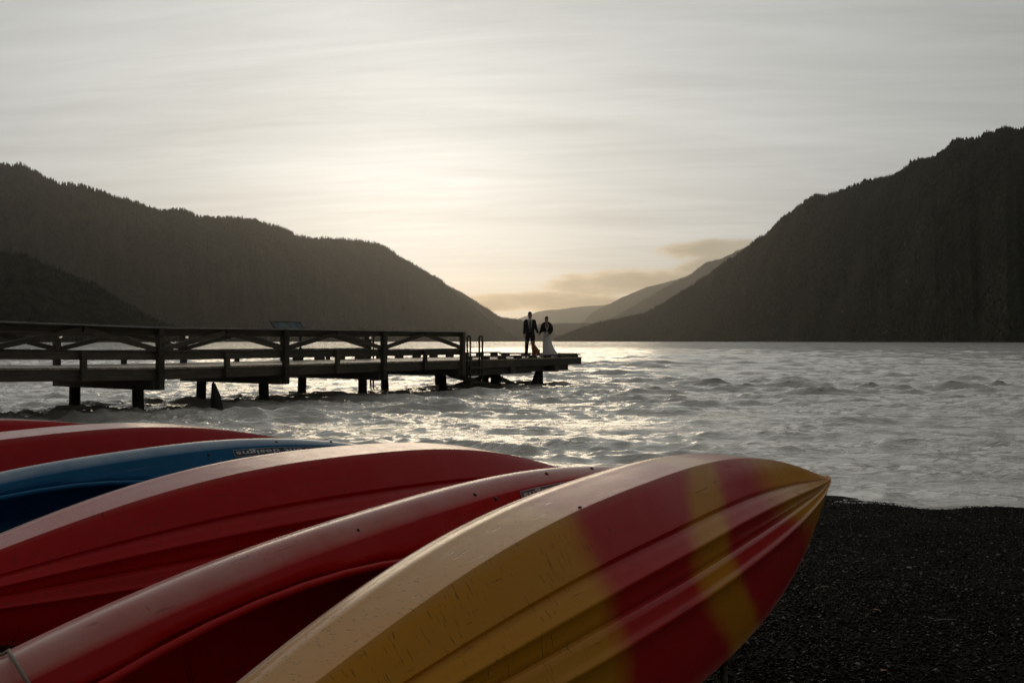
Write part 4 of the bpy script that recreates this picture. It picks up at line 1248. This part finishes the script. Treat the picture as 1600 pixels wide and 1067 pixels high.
def build_woman():
    root = empty("person", (1.45, 41.65, DECK + 0.004), R(4), label="woman in long white dress and dark fur wrap holding the man's hand on the pier",
                 cat="person", group="couple standing on the end of the pier")
    ch = [[(0, 0.01, 0.94, (0.145, 0.10)), (0, 0.01, 1.08, (0.11, 0.085)), (0, 0.0, 1.26, (0.135, 0.10)), (0, 0.01, 1.38, (0.09, 0.07)), (0, 0.0, 1.44, 0.045),
           (0, -0.01, 1.50, 0.054), (0, -0.012, 1.565, (0.068, 0.084)), (0, 0.0, 1.63, (0.066, 0.078)), (0, 0.0, 1.67, 0.04)],
          [(0, -0.012, 1.565, (0.068, 0.084)), (0, -0.10, 1.548, 0.010)],
          [(0, -0.012, 1.565, (0.068, 0.084)), (-0.075, 0.0, 1.56, 0.010)], [(0, -0.012, 1.565, (0.068, 0.084)), (0.075, 0.0, 1.56, 0.010)]]
    for s in (-1, 1):
        ch.append([(0, 0.01, 0.94, (0.145, 0.10)), (s * 0.085, 0.01, 0.84, 0.085), (s * 0.09, 0.0, 0.48, 0.052), (s * 0.09, 0.02, 0.13, 0.034), (s * 0.095, -0.09, 0.03, 0.028)])
    ch.append([(0, 0.0, 1.26, (0.135, 0.10)), (-0.155, 0.01, 1.355, 0.046), (-0.215, 0.02, 1.13, 0.036), (-0.292, -0.06, 0.965, 0.021)])
    ch += hand_chains(-0.292, -0.06, 0.965, -0.325, -0.09, 0.915, -1)
    ch.append([(0, 0.0, 1.26, (0.135, 0.10)), (0.155, 0.01, 1.355, 0.046), (0.225, -0.04, 1.12, 0.036), (0.075, -0.19, 0.95, 0.021)])
    ch += hand_chains(0.075, -0.19, 0.95, 0.025, -0.20, 0.90, 1)
    skin_obj("body", ch, M_skin, root)
    vn = lambda c: c.y < 0 and abs(c.x) < 0.10 * max(0.0, (c.z - 1.20) / 0.16)
    loft("bodice", [(0, 0.01, 0.96, 0.138, 0.105), (0, 0.005, 1.06, 0.122, 0.096), (0, 0, 1.12, 0.126, 0.098), (0, 0, 1.18, 0.136, 0.104), (0, 0, 1.24, 0.147, 0.110), (0, 0, 1.30, 0.143, 0.104), (0, 0.005, 1.36, 0.125, 0.088)],
         M_dress, root, n=100, skip=vn, fine=5)
    # long skirt flaring into a train on one side, folds running down it
    n = 72
    zs = [1.0, 0.92, 0.84, 0.74, 0.62, 0.50, 0.38, 0.26, 0.15, 0.06, 0.012]
    lx = [-0.130, -0.150, -0.165, -0.165, -0.160, -0.158, -0.160, -0.165, -0.170, -0.175, -0.178]
    rx = [0.132, 0.160, 0.182, 0.195, 0.215, 0.250, 0.300, 0.365, 0.440, 0.510, 0.56]
    V = []
    for z, l, r_ in zip(zs, lx, rx):
        f = 1 - z
        for j in range(n):
            a = 2 * math.pi * j / n
            fold = 1 + 0.055 * f * math.sin(a * 11 + 2.0 * f) + 0.03 * f * math.sin(a * 19 + 1)
            V.append(((l + r_) / 2 + (r_ - l) / 2 * math.cos(a) * fold, 0.01 + (0.105 + 0.20 * f * f) * math.sin(a) * fold, z))
    link("skirt", mesh_np("skirt", V, grid_faces(len(zs), n, closed_v=True)), M_dress, root, smooth=True)
    fv = lambda c: c.y < 0 and abs(c.x) < 0.018 + 0.075 * max(0.0, (c.z - 1.10) / 0.25)
    loft("fur_wrap", [(0, 0.0, 1.06, 0.150, 0.120), (0, 0.0, 1.12, 0.165, 0.130), (0, 0.0, 1.19, 0.180, 0.138), (0, 0.0, 1.26, 0.195, 0.140), (0, 0.0, 1.33, 0.205, 0.132), (0, 0.005, 1.39, 0.185, 0.112), (0, 0.01, 1.43, 0.125, 0.088), (0, 0.015, 1.46, 0.075, 0.070)],
         M_shawl, root, n=110, skip=fv, thick=0.02, fine=5)
    for pts in ([(-0.11, 0.01, 1.415, 0.030), (-0.13, 0.01, 1.395, 0.058), (-0.155, 0.01, 1.35, 0.074), (-0.182, 0.01, 1.25, 0.076), (-0.208, 0.015, 1.14, 0.068), (-0.262, -0.03, 1.04, 0.052), (-0.285, -0.052, 0.985, 0.036)],
                [(0.11, 0.01, 1.415, 0.030), (0.13, 0.01, 1.395, 0.058), (0.155, 0.01, 1.35, 0.074), (0.185, -0.01, 1.25, 0.076), (0.205, -0.04, 1.14, 0.070), (0.16, -0.12, 1.05, 0.062), (0.09, -0.18, 0.972, 0.042)]):
        bm = bmesh.new()
        add_tube(bm, [p[:3] for p in pts], [p[3] for p in pts], 14)
        link("wrap_sleeve", bm_mesh("wrap_sleeve", bm), M_shawl, root, smooth=True)
    loft("hair", [(0, 0.04, 1.47, 0.050, 0.045), (0, 0.035, 1.53, 0.072, 0.068), (0, 0.022, 1.60, 0.078, 0.086), (0, 0.012, 1.65, 0.072, 0.084), (0, 0.01, 1.69, 0.052, 0.064), (0, 0.01, 1.708, 0.02, 0.025)],
         M_hair, root, n=24, skip=lambda c: c.y < -0.005 and c.z < 1.615, cap=(True, True))
    bm = bmesh.new()
    bmesh.ops.create_uvsphere(bm, u_segments=12, v_segments=8, radius=0.045, matrix=Matrix.Translation((0, 0.10, 1.60)))
    link("hair_bun", bm_mesh("hair_bun", bm), M_hair, root, smooth=True)
    face_parts(root, 1.572, -0.082, 0.9)
build_woman()

def build_dog():
    X0, Y0 = 0.945, 40.85
    root = empty("dog", (X0, Y0, DECK), R(0), label="orange-brown dog with a white face and chest sitting at the man's feet on the pier", cat="dog")
    m, nt, b = new_mat("dog_fur")
    tc = nt.n('ShaderNodeTexCoord')
    x, y, z = nt.sep(tc.outputs['Object'])
    wob = nt.m('MULTIPLY', nt.m('SUBTRACT', nt.noise(tc.outputs['Object'], 14.0, 4.0, 0.6), 0.5), 0.10)
    white = nt.ss(nt.m('ADD', nt.m('MULTIPLY', x, -1.0), wob), 0.105, 0.15)
    white = nt.m('MAXIMUM', white, nt.ss(nt.m('ADD', z, wob), 0.10, 0.05))
    cc = nt.mix(nt.noise(tc.outputs['Object'], 30.0, 5.0, 0.6), (0.24, 0.085, 0.018, 1), (0.42, 0.17, 0.045, 1))
    nt.put(b.inputs['Base Color'], nt.mix(white, cc, (0.55, 0.50, 0.44, 1)))
    b.inputs['Roughness'].default_value = 0.9
    ch = [[(0.10, 0.02, 0.16, (0.135, 0.125)), (0.075, 0.01, 0.26, (0.125, 0.115)), (0.02, 0.0, 0.36, (0.105, 0.105)), (-0.035, -0.005, 0.44, (0.098, 0.095)), (-0.075, -0.01, 0.53, 0.066),
           (-0.11, -0.02, 0.605, 0.074), (-0.155, -0.045, 0.595, 0.050), (-0.205, -0.075, 0.575, 0.030)],
          [(-0.11, -0.02, 0.605, 0.074), (-0.085, 0.035, 0.665, 0.022), (-0.080, 0.05, 0.705, 0.008)],
          [(-0.11, -0.02, 0.605, 0.074), (-0.065, -0.075, 0.655, 0.022), (-0.055, -0.085, 0.695, 0.008)]]
    for s in (-1, 1):
        ch.append([(0.02, 0.0, 0.36, (0.105, 0.105)), (-0.055, s * 0.065, 0.30, 0.048), (-0.075, s * 0.07, 0.16, 0.034), (-0.075, s * 0.07, 0.035, 0.028), (-0.115, s * 0.075, 0.022, 0.028)])
        ch.append([(0.10, 0.02, 0.16, (0.135, 0.125)), (0.045, s * 0.12, 0.20, 0.066), (-0.015, s * 0.14, 0.13, 0.046), (0.055, s * 0.14, 0.045, 0.030), (-0.035, s * 0.145, 0.025, 0.028)])
    ch.append([(0.10, 0.02, 0.16, (0.135, 0.125)), (0.21, 0.05, 0.06, 0.034), (0.30, 0.03, 0.035, 0.03), (0.37, -0.02, 0.03, 0.016)])
    skin_obj("body", ch, m, root)
    for y in (-0.075, 0.0):
        bm = bmesh.new()
        bmesh.ops.create_uvsphere(bm, u_segments=8, v_segments=6, radius=0.011, matrix=Matrix.Translation((-0.158, y - 0.012 + (0.02 if y == 0 else -0.005), 0.628)))
        link("eye", bm_mesh("eye", bm), M_eye, root, smooth=True)
    bm = bmesh.new()
    bmesh.ops.create_uvsphere(bm, u_segments=8, v_segments=6, radius=0.016, matrix=Matrix.Translation((-0.232, -0.09, 0.580)))
    link("nose", bm_mesh("nose", bm), M_eye, root, smooth=True)
    bm = bmesh.new()
    c = Vector((-0.072, -0.01, 0.52)); ax_ = Vector((-0.4, -0.05, 0.9)).normalized()
    e1 = ax_.cross(Vector((0, 1, 0))).normalized(); e2 = ax_.cross(e1)
    add_tube(bm, [c + (e1 * math.cos(k * math.pi / 12) + e2 * math.sin(k * math.pi / 12)) * 0.074 for k in range(25)], 0.009, 6, cap=False)
    link("collar", bm_mesh("collar", bm), M_collar, root, smooth=True)
    # lead, from the man's hand to the collar
    h = Vector((0.745 - 0.25, 41.3 - 0.09, DECK + 0.875)); c2 = Vector((X0 - 0.13, Y0 - 0.05, DECK + 0.50))
    lr = empty("dog_lead", tuple(h), label="thin dog lead hanging from the man's hand to the dog's collar", cat="dog lead")
    pts = []
    for k in range(13):
        f = k / 12
        p = h.lerp(c2, f) - Vector((0, 0, 0.10 * math.sin(math.pi * f)))
        pts.append(p - h)
    bm = bmesh.new(); add_tube(bm, pts, 0.008, 6)
    link("strap", bm_mesh("strap", bm), simple_mat("lead_webbing", (0.35, 0.33, 0.30), 0.7), lr, smooth=True)
build_dog()

# ---------------------------------------------------------------- bits lying on the shingle
def build_litter():
    def on_beach(x, y):
        return (x, y, float(ground_z(x, y)) + 0.014)
    leaf_m = simple_mat("dead_leaf", (0.20, 0.085, 0.03), 0.7, 0.4, 60)
    pale_m = simple_mat("bleached_wood", (0.30, 0.26, 0.21), 0.8, 0.3, 40)
    stone_m = simple_mat("pale_stone", (0.34, 0.32, 0.28), 0.6, 0.2, 40)
    def leaf(x, y, L, rot, label):
        root = empty("leaf", on_beach(x, y), rot, label=label, cat="leaf")
        bm = bmesh.new()
        top = []
        for i in range(9):
            f = i / 8
            hw = 0.36 * L * math.sin(math.pi * f) ** 0.8 + 0.002
            zc = 0.10 * L * (math.sin(3.0 * f) + 0.3 * math.sin(9 * f))
            top.append([bm.verts.new((L * (f - 0.5), -hw, zc + 0.12 * L)), bm.verts.new((L * (f - 0.5), 0, zc)), bm.verts.new((L * (f - 0.5), hw, zc + 0.16 * L * (1 - f)))])
        for a, b in zip(top[:-1], top[1:]):
            for k in range(2):
                bm.faces.new((a[k], a[k + 1], b[k + 1], b[k]))
        o = link("blade", bm_mesh("blade", bm), leaf_m, root, smooth=True)
        sd = o.modifiers.new("thickness", 'SOLIDIFY'); sd.thickness = 0.0012
        part_tube("stalk", [(-L * 0.5, 0, 0.0), (-L * 0.68, 0.004, 0.006), (-L * 0.8, 0.01, 0.004)], 0.0012, leaf_m, root, seg=6)
    def twig(x, y, L, rot, rad, label):
        root = empty("twig", on_beach(x, y), rot, label=label, cat="twig")
        pts = [(L * (k / 6 - 0.5), 0.05 * L * math.sin(k * 1.3), 0.006 + 0.05 * L * math.sin(k * 0.52)) for k in range(7)]
        part_tube("stem", pts, [rad, rad, rad * 0.95, rad * 0.9, rad * 0.8, rad * 0.7, rad * 0.4], pale_m, root, seg=7)
        part_tube("side_shoot", [pts[3], (pts[3][0] + 0.15 * L, pts[3][1] + 0.10 * L, 0.012)], [rad * 0.6, rad * 0.3], pale_m, root, seg=6)
    def at(px, py):
        # where the beach lies in that direction
        lo, hi = 2.0, 14.0
        for _ in range(40):
            mid = (lo + hi) / 2
            x = (px - 800) / F_PX * mid
            if CAM_Z - (py - 533.5) / F_PX * mid > float(ground_z(x, mid)): lo = mid
            else: hi = mid
        return (px - 800) / F_PX * lo, lo
    twig(*at(1289, 922), 0.055, 0.3, 0.0035, "short bleached twig on the dark shingle just right of the yellow bow")
    twig(*at(1485, 812), 0.10, 0.9, 0.004, "bleached twig on the shingle closest to the water's edge")
    twig(*at(1480, 975), 0.11, 0.05, 0.0025, "thin straight twig lying level on the shingle towards the right edge of the photo")
    leaf(*at(1370, 958), 0.035, 0.2, "small brown leaf lying farther up the shingle, the more distant of two")
    leaf(*at(1381, 1054), 0.032, 0.6, "small brown leaf on the shingle at the bottom edge of the photo")
    for (px, py, r, lab) in ((1421, 890, 0.012, "small pale stone on the dark shingle, the more distant of two"), (1340, 1042, 0.008, "tiny pale stone on the dark shingle near the bottom edge of the photo")):
        x, y = at(px, py)
        bm = bmesh.new()
        bmesh.ops.create_icosphere(bm, subdivisions=3, radius=r)
        for v in bm.verts:
            v.co = Vector((v.co.x * 1.3, v.co.y, v.co.z * 0.7)) * (1 + 0.25 * mnoise.noise(v.co * 90))
        o = link("stone", bm_mesh("stone", bm), stone_m, None, smooth=True, label=lab, cat="stone")
        o.location = on_beach(x, y)
build_litter()
